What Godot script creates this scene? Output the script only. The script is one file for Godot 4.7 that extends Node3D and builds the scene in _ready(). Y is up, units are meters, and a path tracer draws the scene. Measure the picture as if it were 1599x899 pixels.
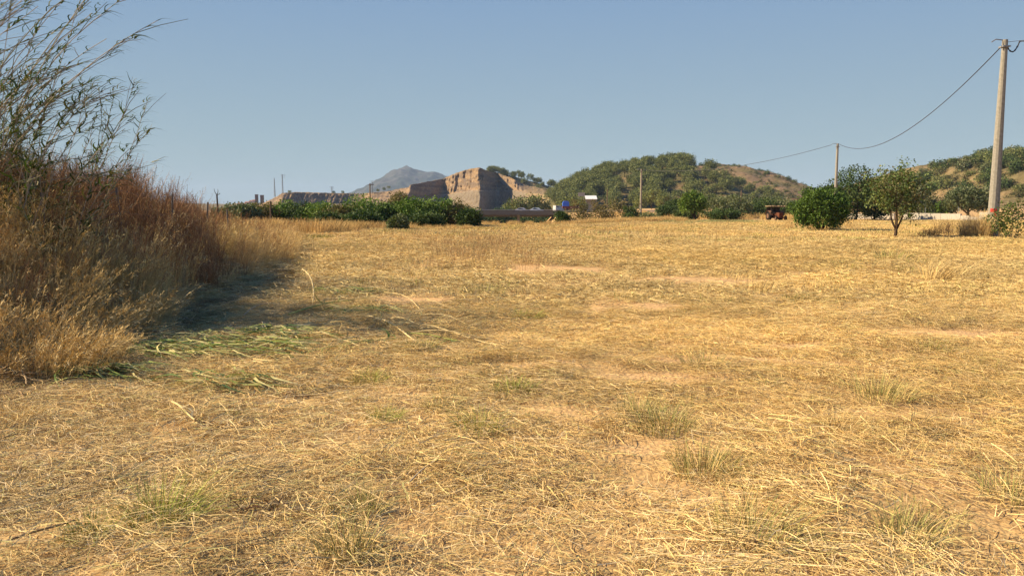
extends Node3D
# A mown, dry field under a hazy summer sky: reeds and weeds on a bank, shrubs, poles, a road bridge, a quarry and wooded hills behind.

const F := 1171.0            # focal length in pixels of the 1599 x 899 photograph
const PITCH := 0.10594       # camera looks down by about 6.07 degrees
const EYE := Vector3(0.0, 1.6, 0.0)

var rng := RandomNumberGenerator.new()
var n_low := FastNoiseLite.new()
var n_mid := FastNoiseLite.new()
var n_fine := FastNoiseLite.new()
var n_dir := FastNoiseLite.new()
var n_rock := FastNoiseLite.new()
var taken := {}
var M := {}

# ---------------------------------------------------------------- mesh collector
class Mb:
	var v := PackedVector3Array()
	var c := PackedColorArray()
	var n := PackedVector3Array()
	var ix := PackedInt32Array()
	var col := Color(1, 1, 1)

	func tri(a: Vector3, b: Vector3, d: Vector3) -> void:
		v.push_back(a); v.push_back(b); v.push_back(d)
		c.push_back(col); c.push_back(col); c.push_back(col)

	func quad(a: Vector3, b: Vector3, d: Vector3, e: Vector3) -> void:
		tri(a, b, d); tri(a, d, e)

	# a thin blade through the points, tapering to its tip
	func blade(pts: PackedVector3Array, w: float, side: Vector3, tip := 0.15) -> void:
		var k := pts.size() - 1
		for i in k:
			var w0 := w * 0.5 * lerpf(1.0, tip, float(i) / k)
			var w1 := w * 0.5 * lerpf(1.0, tip, float(i + 1) / k)
			quad(pts[i] - side * w0, pts[i] + side * w0, pts[i + 1] + side * w1, pts[i + 1] - side * w1)

	# a leaf: narrow, widest at a third of its length, folded a little along the middle
	func leaf(a: Vector3, along: Vector3, side: Vector3, w: float, up: Vector3) -> void:
		var m := a + along * 0.42
		var t := a + along
		tri(a, m + side * w * 0.5 + up, t)
		tri(a, t, m - side * w * 0.5 + up)

	func box(o: Vector3, s: Vector3, turn := Basis.IDENTITY) -> void:
		var h := s * 0.5
		var p: Array[Vector3] = []
		for i in 8:
			p.append(o + turn * Vector3(h.x if i & 1 else -h.x, h.y if i & 2 else -h.y, h.z if i & 4 else -h.z))
		for f in [[0, 1, 3, 2], [4, 6, 7, 5], [0, 4, 5, 1], [2, 3, 7, 6], [0, 2, 6, 4], [1, 5, 7, 3]]:
			quad(p[f[0]], p[f[1]], p[f[2]], p[f[3]])

	# flat-sided tube along points with radii (sides few: it is small in the picture)
	func tube(pts: PackedVector3Array, rad: PackedFloat32Array, sides := 6, caps := true) -> void:
		var rings: Array[PackedVector3Array] = []
		for i in pts.size():
			var dir: Vector3 = (pts[mini(i + 1, pts.size() - 1)] - pts[maxi(i - 1, 0)]).normalized()
			var s := dir.cross(Vector3(0.13, 0.2, 0.97)).normalized()
			var u := s.cross(dir)
			var ring := PackedVector3Array()
			for k in sides:
				var a := TAU * k / sides
				ring.push_back(pts[i] + (s * cos(a) + u * sin(a)) * rad[i])
			rings.append(ring)
		for i in pts.size() - 1:
			for k in sides:
				var q := (k + 1) % sides
				quad(rings[i][k], rings[i][q], rings[i + 1][q], rings[i + 1][k])
		if caps:
			for k in range(1, sides - 1):
				tri(rings[0][0], rings[0][k + 1], rings[0][k])
				tri(rings[-1][0], rings[-1][k], rings[-1][k + 1])

	func mesh() -> ArrayMesh:
		var arr := []
		arr.resize(Mesh.ARRAY_MAX)
		arr[Mesh.ARRAY_VERTEX] = v
		arr[Mesh.ARRAY_COLOR] = c
		if n.size() == v.size() and n.size() > 0:
			arr[Mesh.ARRAY_NORMAL] = n
		if ix.size():
			arr[Mesh.ARRAY_INDEX] = ix
		var m := ArrayMesh.new()
		m.add_surface_from_arrays(Mesh.PRIMITIVE_TRIANGLES, arr)
		return m

# a smooth sheet of rows x cols points
func sheet(pts: PackedVector3Array, cols: int, colors: PackedColorArray) -> ArrayMesh:
	var rows := pts.size() / cols
	var mb := Mb.new()
	mb.v = pts
	mb.c = colors
	var nn := PackedVector3Array()
	nn.resize(pts.size())
	for r in rows:
		for q in cols:
			var e: Vector3 = pts[r * cols + mini(q + 1, cols - 1)] - pts[r * cols + maxi(q - 1, 0)]
			var s: Vector3 = pts[mini(r + 1, rows - 1) * cols + q] - pts[maxi(r - 1, 0) * cols + q]
			nn[r * cols + q] = e.cross(s).normalized()   # columns run to +x, rows away from the camera
	mb.n = nn
	var ix := PackedInt32Array()
	ix.resize((rows - 1) * (cols - 1) * 6)
	var k := 0
	for r in rows - 1:
		for q in cols - 1:
			var a := r * cols + q
			ix[k] = a; ix[k + 1] = a + cols; ix[k + 2] = a + 1
			ix[k + 3] = a + 1; ix[k + 4] = a + cols; ix[k + 5] = a + cols + 1
			k += 6
	mb.ix = ix
	return mb.mesh()

# ---------------------------------------------------------------- naming
func numbered(called: String) -> String:
	var k: int = taken.get(called, 0)
	taken[called] = k + 1
	return called if k == 0 else "%s_%03d" % [called, k]

func tag(o: Node3D, label: String, category: String, group := "") -> void:
	o.set_meta("label", label)
	o.set_meta("category", category)
	if group != "":
		o.set_meta("group", group)

func thing(called: String, label: String, category: String, where: Vector3, group := "", turn := 0.0) -> Node3D:
	var o := Node3D.new()
	o.name = numbered(called)
	o.position = where
	o.rotation.y = turn
	add_child(o)
	tag(o, label, category, group)
	return o

func part(parent: Node3D, called: String, mesh: Mesh, mat: Material) -> MeshInstance3D:
	var o := MeshInstance3D.new()
	o.name = called
	o.mesh = mesh
	o.material_override = mat
	parent.add_child(o, true)
	return o

func structure(called: String, mesh: Mesh, mat: Material) -> MeshInstance3D:
	var o := part(self, called, mesh, mat)
	o.name = numbered(called)
	o.set_meta("kind", "structure")
	return o

func stuff(called: String, label: String, category: String, mesh: Mesh, mat: Material, where: Array, tint: PackedColorArray) -> void:
	if where.is_empty():
		return
	var mm := MultiMesh.new()
	mm.transform_format = MultiMesh.TRANSFORM_3D
	mm.use_colors = true
	mm.mesh = mesh
	mm.instance_count = where.size()
	for i in where.size():
		mm.set_instance_transform(i, where[i])
		mm.set_instance_color(i, tint[i])
	var o := MultiMeshInstance3D.new()
	o.name = numbered(called)
	o.multimesh = mm
	o.material_override = mat
	o.set_meta("kind", "stuff")
	add_child(o)
	tag(o, label, category)

# ---------------------------------------------------------------- camera geometry
func ray(px: float, py: float) -> Vector3:
	var cx := (px - 799.5) / F
	var cy := (449.5 - py) / F
	return Vector3(cx, cy * cos(PITCH) - sin(PITCH), -cos(PITCH) - cy * sin(PITCH))

func at(px: float, py: float, d: float) -> Vector3:
	var r := ray(px, py)
	return EYE + r * (d / -r.z)

func on_ground(px: float, py: float) -> Vector3:
	var r := ray(px, py)
	var t := 1.6 / -r.y
	for i in 6:
		var p := EYE + r * t
		t = (1.6 - height(p.x, p.z)) / -r.y
	var q := EYE + r * t
	q.y = height(q.x, q.z)
	return q

func lin(a: Array, x: float) -> float:      # a = [x0, y0, x1, y1, ...]
	if x <= a[0]:
		return a[1]
	for i in range(2, a.size(), 2):
		if x <= a[i]:
			return lerpf(a[i - 1], a[i + 1], (x - a[i - 2]) / (a[i] - a[i - 2]))
	return a[a.size() - 1]

# ---------------------------------------------------------------- terrain
const FOOT := [0.0, -7.5, 4.0, -6.2, 6.0, -5.1, 7.0, -4.8, 10.0, -4.8, 13.0, -5.1, 25.0, -6.9, 40.0, -11.0, 55.0, -15.5, 80.0, -24.0, 110.0, -34.0]
const RISE := [0.0, 0.6, 6.0, 0.9, 9.0, 1.4, 14.0, 1.75, 18.0, 1.3, 25.0, 0.6, 34.0, 0.22, 45.0, 0.12, 60.0, 0.08, 80.0, 0.1, 100.0, 0.0]

func bank_share(x: float, z: float) -> float:
	return clampf((lin(FOOT, -z) - x) / 2.9, 0.0, 1.0)

func height(x: float, z: float) -> float:
	var d := -z
	var h := n_low.get_noise_2d(x * 3.0, z * 3.0) * 0.10
	if d < 60.0:
		h += n_mid.get_noise_2d(x, z) * 0.05 + n_fine.get_noise_2d(x, z) * 0.022
	if x < 0.0 and d < 100.0:
		var s := bank_share(x, z)
		h += lin(RISE, d) * s * s * (3.0 - 2.0 * s)
	var edge := 75.0 + 17.0 * smoothstep(4.0, 16.0, x)
	if d > 74.0:
		h -= smoothstep(edge, edge + 20.0, d) * 4.4 * (1.0 - smoothstep(13.0, 25.0, x - (d - 100.0) * 0.02))
		h += smoothstep(112.0, 240.0, d) * 1.6 * smoothstep(25.0, 70.0, x)
		var road := smoothstep(216.0, 226.0, d) * (1.0 - smoothstep(252.0, 262.0, d)) * smoothstep(9.0, 15.5, x)
		h = lerpf(h, 0.3, road)
		if d > 300.0:
			h = lerpf(h, -2.0, smoothstep(300.0, 700.0, d))
	return h

# share of the ground that straw covers: patches, and the bare places seen in the photograph
func cover_at(x: float, z: float) -> float:
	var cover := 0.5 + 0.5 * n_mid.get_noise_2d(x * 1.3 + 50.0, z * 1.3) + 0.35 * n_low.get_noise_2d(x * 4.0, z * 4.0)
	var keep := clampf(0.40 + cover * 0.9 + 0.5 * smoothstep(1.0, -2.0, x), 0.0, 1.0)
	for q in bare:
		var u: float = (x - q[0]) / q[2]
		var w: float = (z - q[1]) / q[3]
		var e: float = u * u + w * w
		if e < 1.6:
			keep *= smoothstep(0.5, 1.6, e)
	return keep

func make_ground() -> void:
	var zs := PackedFloat32Array()
	var z := 7.0
	while z > -9000.0:
		zs.push_back(z)
		z -= maxf(0.09, 0.016 * absf(z)) if z < 0.0 else 0.4
	var xs := PackedFloat32Array([0.0])
	var x := 0.0
	while x < 9000.0:
		x += maxf(0.11, 0.022 * x)
		xs.push_back(x)
	var all := PackedFloat32Array()
	for i in range(xs.size() - 1, 0, -1):
		all.push_back(-xs[i])
	all.append_array(xs)
	var pts := PackedVector3Array()
	var cs := PackedColorArray()
	for zz in zs:
		for xx in all:
			pts.push_back(Vector3(xx, height(xx, zz), zz))
			var k := 0.5 + 0.5 * n_low.get_noise_2d(xx * 2.0, zz * 2.0)
			var soil := Color(0.53, 0.35, 0.165).lerp(Color(0.49, 0.33, 0.165), k)
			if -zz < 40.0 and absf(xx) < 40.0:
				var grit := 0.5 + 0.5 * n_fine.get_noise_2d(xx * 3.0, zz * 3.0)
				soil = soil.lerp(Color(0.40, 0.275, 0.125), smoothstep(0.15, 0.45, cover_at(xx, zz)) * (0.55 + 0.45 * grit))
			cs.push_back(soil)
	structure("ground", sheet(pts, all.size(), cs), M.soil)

# ---------------------------------------------------------------- materials
func ramp(stops: Array) -> Gradient:
	var g := Gradient.new()
	var o := PackedFloat32Array()
	var c := PackedColorArray()
	for s in stops:
		o.push_back(s[0]); c.push_back(s[1])
	g.offsets = o
	g.colors = c
	return g

func noise_tex(freq: float, octaves: int, stops: Array, size := 512, seed_ := 1) -> NoiseTexture2D:
	var nz := FastNoiseLite.new()
	nz.seed = seed_
	nz.frequency = freq
	nz.fractal_octaves = octaves
	var t := NoiseTexture2D.new()
	t.width = size
	t.height = size
	t.seamless = true
	t.noise = nz
	if stops.size():
		t.color_ramp = ramp(stops)
	return t

func plant_mat(back: Color, rough := 0.8) -> StandardMaterial3D:
	var m := StandardMaterial3D.new()
	m.vertex_color_use_as_albedo = true
	m.roughness = rough
	m.metallic_specular = 0.25
	m.cull_mode = BaseMaterial3D.CULL_DISABLED
	m.backlight_enabled = true
	m.backlight = back
	return m

func plain(c: Color, rough := 0.85, metal := 0.0) -> StandardMaterial3D:   # c is a linear base colour
	var m := StandardMaterial3D.new()
	m.albedo_color = c.linear_to_srgb()
	m.roughness = rough
	m.metallic = metal
	m.metallic_specular = 0.4
	m.cull_mode = BaseMaterial3D.CULL_DISABLED
	return m

func grainy(tex: Texture2D, scale: float, rough := 0.95, relief := 0.0, relief_tex: Texture2D = null, c := Color(1, 1, 1)) -> StandardMaterial3D:
	var m := StandardMaterial3D.new()
	m.vertex_color_use_as_albedo = true
	m.albedo_color = c
	m.albedo_texture = tex
	m.uv1_triplanar = true
	m.uv1_world_triplanar = true
	m.uv1_scale = Vector3.ONE * scale
	m.roughness = rough
	m.metallic_specular = 0.2
	m.cull_mode = BaseMaterial3D.CULL_DISABLED
	if relief > 0.0:
		m.heightmap_enabled = true
		m.heightmap_texture = relief_tex
		m.heightmap_scale = relief
	return m

func make_materials() -> void:
	var g8 := func(v: float) -> Color: return Color(v, v, v)
	M.soil = grainy(noise_tex(0.03, 5, [[0.0, Color(0.80, 0.76, 0.72)], [0.45, Color(0.97, 0.95, 0.93)], [1.0, Color(1, 1, 1)]], 1024, 3), 0.55, 0.97, 1.3, noise_tex(0.06, 6, [], 512, 8))
	M.straw = plant_mat(Color(0.30, 0.30, 0.30))
	M.leafy = plant_mat(Color(0.55, 0.62, 0.35), 0.6)
	M.pine = plant_mat(Color(0.42, 0.46, 0.28), 0.8)
	M.weed = plant_mat(Color(0.30, 0.28, 0.25))
	M.stem = plant_mat(Color(0.0, 0.0, 0.0), 0.7)
	M.bark = grainy(noise_tex(0.06, 4, [[0.0, Color(0.55, 0.52, 0.5)], [1.0, Color(1, 1, 1)]], 256, 5), 3.0)
	M.concrete = grainy(noise_tex(0.02, 5, [[0.0, Color(0.80, 0.79, 0.77)], [0.5, Color(0.95, 0.94, 0.93)], [1.0, Color(1, 1, 1)]], 512, 6), 0.6, 0.9)
	M.rock = grainy(noise_tex(0.02, 6, [[0.0, Color(0.62, 0.56, 0.5)], [0.4, Color(0.86, 0.82, 0.78)], [0.6, Color(0.95, 0.93, 0.9)], [1.0, Color(1, 1, 1)]], 512, 11), 0.03, 1.0, 90.0, noise_tex(0.02, 6, [], 512, 12))
	M.hill = grainy(noise_tex(0.03, 6, [[0.0, Color(0.6, 0.58, 0.5)], [0.45, Color(0.85, 0.83, 0.78)], [1.0, Color(1, 1, 1)]], 512, 13), 0.02, 1.0, 60.0, noise_tex(0.03, 6, [], 512, 14))
	M.far = grainy(noise_tex(0.02, 6, [[0.0, Color(0.6, 0.6, 0.58)], [0.5, Color(0.85, 0.85, 0.83)], [1.0, Color(1, 1, 1)]], 512, 15), 0.002, 1.0)
	M.paint = StandardMaterial3D.new()
	M.paint.vertex_color_use_as_albedo = true
	M.paint.roughness = 0.45
	M.paint.cull_mode = BaseMaterial3D.CULL_DISABLED
	M.rust = grainy(noise_tex(0.05, 5, [[0.0, Color(0.55, 0.5, 0.48)], [1.0, Color(1, 1, 1)]], 256, 16), 0.8, 0.85)
	M.cable = plain(Color(0.035, 0.035, 0.04), 0.6)
	M.steel = plain(Color(0.30, 0.30, 0.30), 0.5, 0.6)
	M.dark = plain(Color(0.02, 0.02, 0.022), 0.4)
	M.glass = plain(Color(0.02, 0.025, 0.03), 0.08)
	M.red = plain(Color(0.50, 0.035, 0.03), 0.6)

# ---------------------------------------------------------------- small plant meshes
func tone(palette: Array, spread := 0.18) -> Color:
	var c: Color = palette[rng.randi() % palette.size()]
	var k := 1.0 + rng.randf_range(-spread, spread)
	return Color(c.r * k, c.g * k, c.b * k)

const STRAW := [Color(0.63, 0.465, 0.21), Color(0.57, 0.41, 0.165), Color(0.52, 0.35, 0.135), Color(0.66, 0.51, 0.27), Color(0.47, 0.31, 0.122), Color(0.47, 0.41, 0.155), Color(0.35, 0.23, 0.095)]
const GREENISH := [Color(0.24, 0.26, 0.065), Color(0.33, 0.32, 0.09), Color(0.44, 0.36, 0.14), Color(0.18, 0.21, 0.055)]
const GOLD := [Color(0.57, 0.42, 0.18), Color(0.63, 0.48, 0.23), Color(0.50, 0.35, 0.14), Color(0.42, 0.28, 0.11)]
const RUST := [Color(0.24, 0.12, 0.055), Color(0.29, 0.155, 0.068), Color(0.19, 0.095, 0.046), Color(0.36, 0.215, 0.10)]

# straw lying about in a round patch; dome = height of the heap's middle
func straw_patch(rad: float, count: int, lmin: float, lmax: float, w: float, dome: float, along: float, palette: Array) -> ArrayMesh:
	var mb := Mb.new()
	for i in count:
		var a := rng.randf() * TAU
		var q := sqrt(rng.randf())
		var r := rad * q
		var base := Vector3(cos(a) * r, 0, sin(a) * r)
		base.y = dome * (1.0 - q * q) * rng.randf() + rng.randf_range(0.0, 0.03)
		var dir := rng.randfn(0.0, along)
		var f := Vector3(cos(dir), rng.randfn(0.03, 0.13), sin(dir)).normalized()
		var side := Vector3(-f.z, 0, f.x).normalized()
		side = side.rotated(f, rng.randf_range(-0.9, 0.9))
		var ln := rng.randf_range(lmin, lmax)
		var bend := rng.randfn(0.0, 0.08) * ln
		var sag := rng.randf_range(-0.04, 0.10) * ln
		var pts := PackedVector3Array()
		for k in 4:
			var t := k / 3.0 - 0.5
			var p := base + f * ln * t + Vector3(-f.z, 0, f.x) * bend * (t * t * 4.0 - 0.5) - Vector3(0, sag * t * t * 4.0, 0)
			p.y = maxf(p.y, 0.002)
			pts.push_back(p)
		mb.col = tone(palette)
		mb.blade(pts, w * rng.randf_range(0.5, 1.5), side, 0.5)
	return mb.mesh()

# standing grass: blades from the middle, leaning out; lean bends all of them one way
func grass_clump(rad: float, count: int, hmin: float, hmax: float, w: float, spread: float, lean: Vector3, palette: Array, heads: int) -> ArrayMesh:
	var mb := Mb.new()
	for i in count:
		var a := rng.randf() * TAU
		var r := rad * sqrt(rng.randf())
		var base := Vector3(cos(a) * r, -0.03, sin(a) * r)
		var h := rng.randf_range(hmin, hmax)
		var out := Vector3(cos(a), 0, sin(a)) * spread * rng.randf_range(0.1, 1.0) * (0.3 + r / maxf(rad, 0.001)) + Vector3(rng.randfn(0, 0.12), 0, rng.randfn(0, 0.12)) + lean * rng.randf_range(0.6, 1.2)
		var sv := Vector3(rng.randf_range(-1, 1), 0, rng.randf_range(-1, 1)).normalized()
		var pts := PackedVector3Array()
		for k in 5:
			var t := k / 4.0
			pts.push_back(base + Vector3(0, h * (t - 0.28 * t * t * out.length()), 0) + out * h * t * t)
		mb.col = tone(palette)
		mb.blade(pts, w * rng.randf_range(0.6, 1.3), sv, 0.25)
		if heads > 0 and rng.randf() < 0.75:
			var tip := pts[4]
			var dir := (pts[4] - pts[3]).normalized()
			mb.col = tone(palette) * 1.05
			for k in heads:
				var s := rng.randf_range(0.0, 0.16)
				var o := tip - dir * s
				var d2 := (dir + Vector3(rng.randfn(0, 0.5), rng.randfn(-0.25, 0.4), rng.randfn(0, 0.5))).normalized() * rng.randf_range(0.03, 0.075)
				mb.tri(o, o + d2 + sv * 0.004, o + d2 * 0.8 - sv * 0.005)
	return mb.mesh()

# rusty dry weed: upright branching stems thick with small seeds
func weed_clump(count: int, hmin: float, hmax: float, palette: Array, seeds: int, seed_size: float) -> ArrayMesh:
	var mb := Mb.new()
	for i in count:
		var a := rng.randf() * TAU
		var r := 0.22 * sqrt(rng.randf())
		var base := Vector3(cos(a) * r, -0.05, sin(a) * r)
		var h := rng.randf_range(hmin, hmax)
		var out := Vector3(rng.randfn(0.05, 0.16), 1.0, rng.randfn(0, 0.16)) * h
		var sv := Vector3(rng.randf_range(-1, 1), 0, rng.randf_range(-1, 1)).normalized()
		mb.col = tone(palette) * 0.9
		mb.blade(PackedVector3Array([base, base + out * 0.5, base + out]), 0.009, sv, 0.4)
		for b in 3:
			var t := rng.randf_range(0.35, 0.75)
			var o := base + out * t
			var d := Vector3(rng.randfn(0, 0.2), rng.randf_range(0.2, 0.4), rng.randfn(0, 0.2)) * h
			mb.blade(PackedVector3Array([o, o + d]), 0.006, sv, 0.5)
			for k in seeds / 4:
				mb.col = tone(palette, 0.3)
				var p := o + d * rng.randf_range(0.2, 1.0) + Vector3(rng.randfn(0, 0.014), 0, rng.randfn(0, 0.014))
				var u := Vector3(rng.randf_range(-1, 1), rng.randf_range(-1, 1), rng.randf_range(-1, 1)).normalized() * seed_size
				var w := u.cross(Vector3(rng.randf(), 1, rng.randf())).normalized() * seed_size * 0.7
				mb.tri(p - u * 0.5, p + w * 0.5, p + u * 0.5)
		for k in seeds / 2:
			mb.col = tone(palette, 0.3)
			var p := base + out * rng.randf_range(0.3, 1.0) + Vector3(rng.randfn(0, 0.016), 0, rng.randfn(0, 0.016))
			var u := Vector3(rng.randf_range(-1, 1), rng.randf_range(-1, 1), rng.randf_range(-1, 1)).normalized() * seed_size
			var w := u.cross(Vector3(rng.randf(), 1, rng.randf())).normalized() * seed_size * 0.7
			mb.tri(p - u * 0.5, p + w * 0.5, p + u * 0.5)
	return mb.mesh()

# foliage in clumps through an uneven crown; the middle of the crown's foot is at the origin
func crown(size: Vector3, clumps: int, per: int, leaf: float, palette: Array, ragged := 0.25, hollow := 0.55, low := -0.85) -> ArrayMesh:
	var mb := Mb.new()
	var nz := FastNoiseLite.new()
	nz.seed = rng.randi() % 10000
	nz.frequency = 0.9
	var made := 0
	while made < clumps:
		var dv := Vector3(rng.randfn(0, 1), rng.randfn(0, 1), rng.randfn(0, 1)).normalized()
		if dv.y < low:
			continue
		made += 1
		var reach := (1.0 + ragged * 1.7 * nz.get_noise_3d(dv.x * 1.6, dv.y * 1.6, dv.z * 1.6)) * lerpf(hollow, 1.0, pow(rng.randf(), 0.5))
		var o := Vector3(dv.x * size.x, dv.y * size.y, dv.z * size.z) * 0.5 * reach + Vector3(0, size.y * 0.5, 0)
		var rc := leaf * rng.randf_range(1.6, 3.0)
		var base := tone(palette, 0.15)
		for k in per:
			var e := Vector3(rng.randfn(0, 1), rng.randfn(0, 1), rng.randfn(0, 1)).normalized()
			var p := o + e * rc * rng.randf_range(0.3, 1.0)
			var along := (e * 0.8 + Vector3(0, rng.randf_range(-0.5, 0.5), 0) + Vector3(rng.randfn(0, 0.5), rng.randfn(0, 0.5), rng.randfn(0, 0.5))).normalized()
			var side := along.cross(Vector3(rng.randfn(0, 0.5), 1, rng.randfn(0, 0.5))).normalized()
			var kk := 1.0 + rng.randf_range(-0.2, 0.2)
			mb.col = Color(base.r * kk, base.g * kk, base.b * kk)
			mb.leaf(p, along * leaf * rng.randf_range(0.7, 1.25), side, leaf * 0.8, side.cross(along) * leaf * 0.06)
	return mb.mesh()

func limb(mb: Mb, a: Vector3, b: Vector3, r0: float, r1: float, bow: Vector3, sides := 6) -> void:
	var pts := PackedVector3Array()
	var rad := PackedFloat32Array()
	for i in 6:
		var t := i / 5.0
		pts.push_back(a.lerp(b, t) + bow * sin(t * PI))
		rad.push_back(lerpf(r0, r1, t))
	mb.tube(pts, rad, sides)

const P_BRIGHT := [Color(0.115, 0.185, 0.03), Color(0.085, 0.145, 0.028), Color(0.15, 0.205, 0.045)]
const P_FRESH := [Color(0.155, 0.225, 0.05), Color(0.12, 0.185, 0.04), Color(0.19, 0.25, 0.07)]
const P_DARK := [Color(0.062, 0.098, 0.03), Color(0.05, 0.08, 0.026), Color(0.085, 0.12, 0.038)]
const P_OLIVE := [Color(0.15, 0.17, 0.082), Color(0.11, 0.135, 0.058), Color(0.19, 0.20, 0.11)]
const P_BROWN := [Color(0.16, 0.135, 0.055), Color(0.12, 0.105, 0.042), Color(0.20, 0.16, 0.07)]
const P_PINE := [Color(0.16, 0.18, 0.06), Color(0.12, 0.14, 0.048), Color(0.20, 0.21, 0.075)]

# a bush: foliage down to the ground over a few stems
func bush(called: String, label: String, group: String, px: float, ytop: float, half: float, d: float, palette: Array, clumps := 90, leaf := 0.20) -> void:
	var x := at(px, 325.0, d).x
	var g := height(x, -d)
	var top := at(px, ytop, d).y
	var h := maxf(0.6, (top - g) * (1.0 if called == "green_shrub" else 0.9))
	var w := half * 2.0 * d / F
	var t := thing(called, label, "bush", Vector3(x, g, -d), group, 0.0)
	var mb := Mb.new()
	mb.col = Color(0.10, 0.075, 0.05)
	for k in 4:
		var a := TAU * k / 4.0 + 0.4
		limb(mb, Vector3(cos(a) * 0.06, -0.1, sin(a) * 0.06), Vector3(cos(a) * w * 0.22, h * 0.6, sin(a) * w * 0.22), 0.04, 0.012, Vector3(0, 0.05, 0), 5)
	part(t, "stem", mb.mesh(), M.bark)
	part(t, "foliage", crown(Vector3(w, h * 1.02, w * 0.9), int(clumps * 1.5), 28, leaf, palette, 0.45, 0.5), M.leafy)

func _ready() -> void:
	# ------------------------------------------------ camera, sky, sun, exposure
	var cam := Camera3D.new()
	cam.name = "camera"
	cam.fov = rad_to_deg(2.0 * atan(449.5 / F))
	cam.position = EYE
	cam.rotation = Vector3(-PITCH, 0, 0)
	cam.near = 0.05
	cam.far = 20000.0
	add_child(cam)

	var sky_mat := ProceduralSkyMaterial.new()
	sky_mat.sky_top_color = Color(0.10, 0.44, 0.785)
	sky_mat.sky_horizon_color = Color(0.672, 0.756, 0.752)
	sky_mat.sky_curve = 0.30
	sky_mat.ground_horizon_color = Color(0.62, 0.60, 0.52)
	sky_mat.ground_bottom_color = Color(0.50, 0.42, 0.30)
	sky_mat.sun_angle_max = 20.0
	var env := Environment.new()
	env.background_mode = Environment.BG_SKY
	env.sky = Sky.new()
	env.sky.sky_material = sky_mat
	env.background_energy_multiplier = 0.44
	env.tonemap_mode = Environment.TONE_MAPPER_LINEAR
	env.tonemap_exposure = 2.3
	env.fog_enabled = true
	env.fog_density = 0.00009
	env.fog_light_color = Color(0.74, 0.83, 0.96)
	env.sdfgi_enabled = true
	env.ssao_enabled = true
	env.ssil_enabled = true
	var we := WorldEnvironment.new()
	we.name = "environment"
	we.environment = env
	add_child(we)

	var sun := DirectionalLight3D.new()
	sun.name = "sun"
	sun.light_energy = 1.6
	sun.light_color = Color(1.0, 0.91, 0.76)
	sun.light_angular_distance = 0.6
	sun.shadow_enabled = true
	var el := deg_to_rad(35.0)
	var az := deg_to_rad(4.0)     # a little ahead of straight left
	var to_sun := Vector3(-cos(el) * cos(az), sin(el), -cos(el) * sin(az))
	add_child(sun)
	sun.look_at_from_position(to_sun * 50.0, Vector3.ZERO, Vector3.UP)

	rng.seed = 20240
	for a in [[n_low, 0.02, 3, 1], [n_mid, 0.35, 3, 2], [n_fine, 1.6, 2, 3], [n_dir, 0.12, 2, 4], [n_rock, 0.05, 5, 5]]:
		a[0].seed = a[3]
		a[0].frequency = a[1]
		a[0].fractal_octaves = a[2]
	make_materials()

	# ------------------------------------------------ large structure
	# bare soil patches seen in the photograph: centre, half-width, half-depth
	for q in [[1400, 650, 0.36, 0.16], [1510, 698, 0.28, 0.12], [1060, 700, 0.42, 0.13], [1520, 755, 0.5, 0.12], [1040, 590, 0.7, 0.22], [1130, 560, 0.8, 0.25], [1370, 570, 0.9, 0.2], [1230, 540, 0.7, 0.25], [820, 570, 0.6, 0.25], [930, 650, 0.4, 0.14], [860, 640, 0.35, 0.12], [1560, 640, 0.6, 0.12], [700, 585, 0.35, 0.18], [1480, 520, 1.1, 0.5], [1100, 440, 1.6, 0.9], [980, 480, 1.0, 0.7], [640, 470, 0.9, 0.6], [860, 420, 1.6, 1.2]]:
		var o := on_ground(q[0], q[1])
		bare.append([o.x, o.z, q[2], q[3]])
	make_ground()
	make_hills()
	make_bridge()

	# ------------------------------------------------ things
	make_poles()
	make_bushes()
	make_trees()
	make_wall()
	make_vehicles()
	make_town()
	make_reeds()
	make_cut_reeds()
	make_tufts()

	# ------------------------------------------------ ground cover
	make_straw()
	make_bank_cover()
	make_fringe()

# ---------------------------------------------------------------- hills
# a ridge: crest = [px, y, px, y ...] of its skyline in the photograph; depth runs from toe to crest to back
func ridge_point(crest: Array, px: float, t: float, toe: float, dc: float, back: float, base: float) -> Vector3:
	var top := at(px, lin(crest, px), dc)
	var h := top.y
	var d: float
	var y: float
	if t < 0.7:
		var s := t / 0.7
		d = lerpf(toe, dc, s)
		y = lerpf(base, h, 0.55 * s * s * (3.0 - 2.0 * s) + 0.45 * sin(s * PI * 0.5))
	else:
		var s := (t - 0.7) / 0.3
		d = lerpf(dc, back, s)
		y = lerpf(h, base, s * s)
	return Vector3(top.x, y, -d)

func ridge(called: String, crest: Array, p0: float, p1: float, toe: float, dc: float, back: float, base: float, rough: float, mat: Material, tint: Callable, cols := 160, rows := 70) -> void:
	var pts := PackedVector3Array()
	var cs := PackedColorArray()
	for r in rows:
		for q in cols:
			var px := lerpf(p0, p1, q / float(cols - 1))
			var t := r / float(rows - 1)
			var p := ridge_point(crest, px, t, toe, dc, back, base)
			p.y += n_rock.get_noise_2d(p.x * 600.0 / dc, p.z * 600.0 / dc) * rough * sin(minf(t / 0.7, 1.0) * PI * 0.5) * (0.35 if absf(t - 0.7) < 0.02 else 1.0)
			pts.push_back(p)
			cs.push_back(tint.call(p, t))
	structure(called, sheet(pts, cols, cs), mat)

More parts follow.
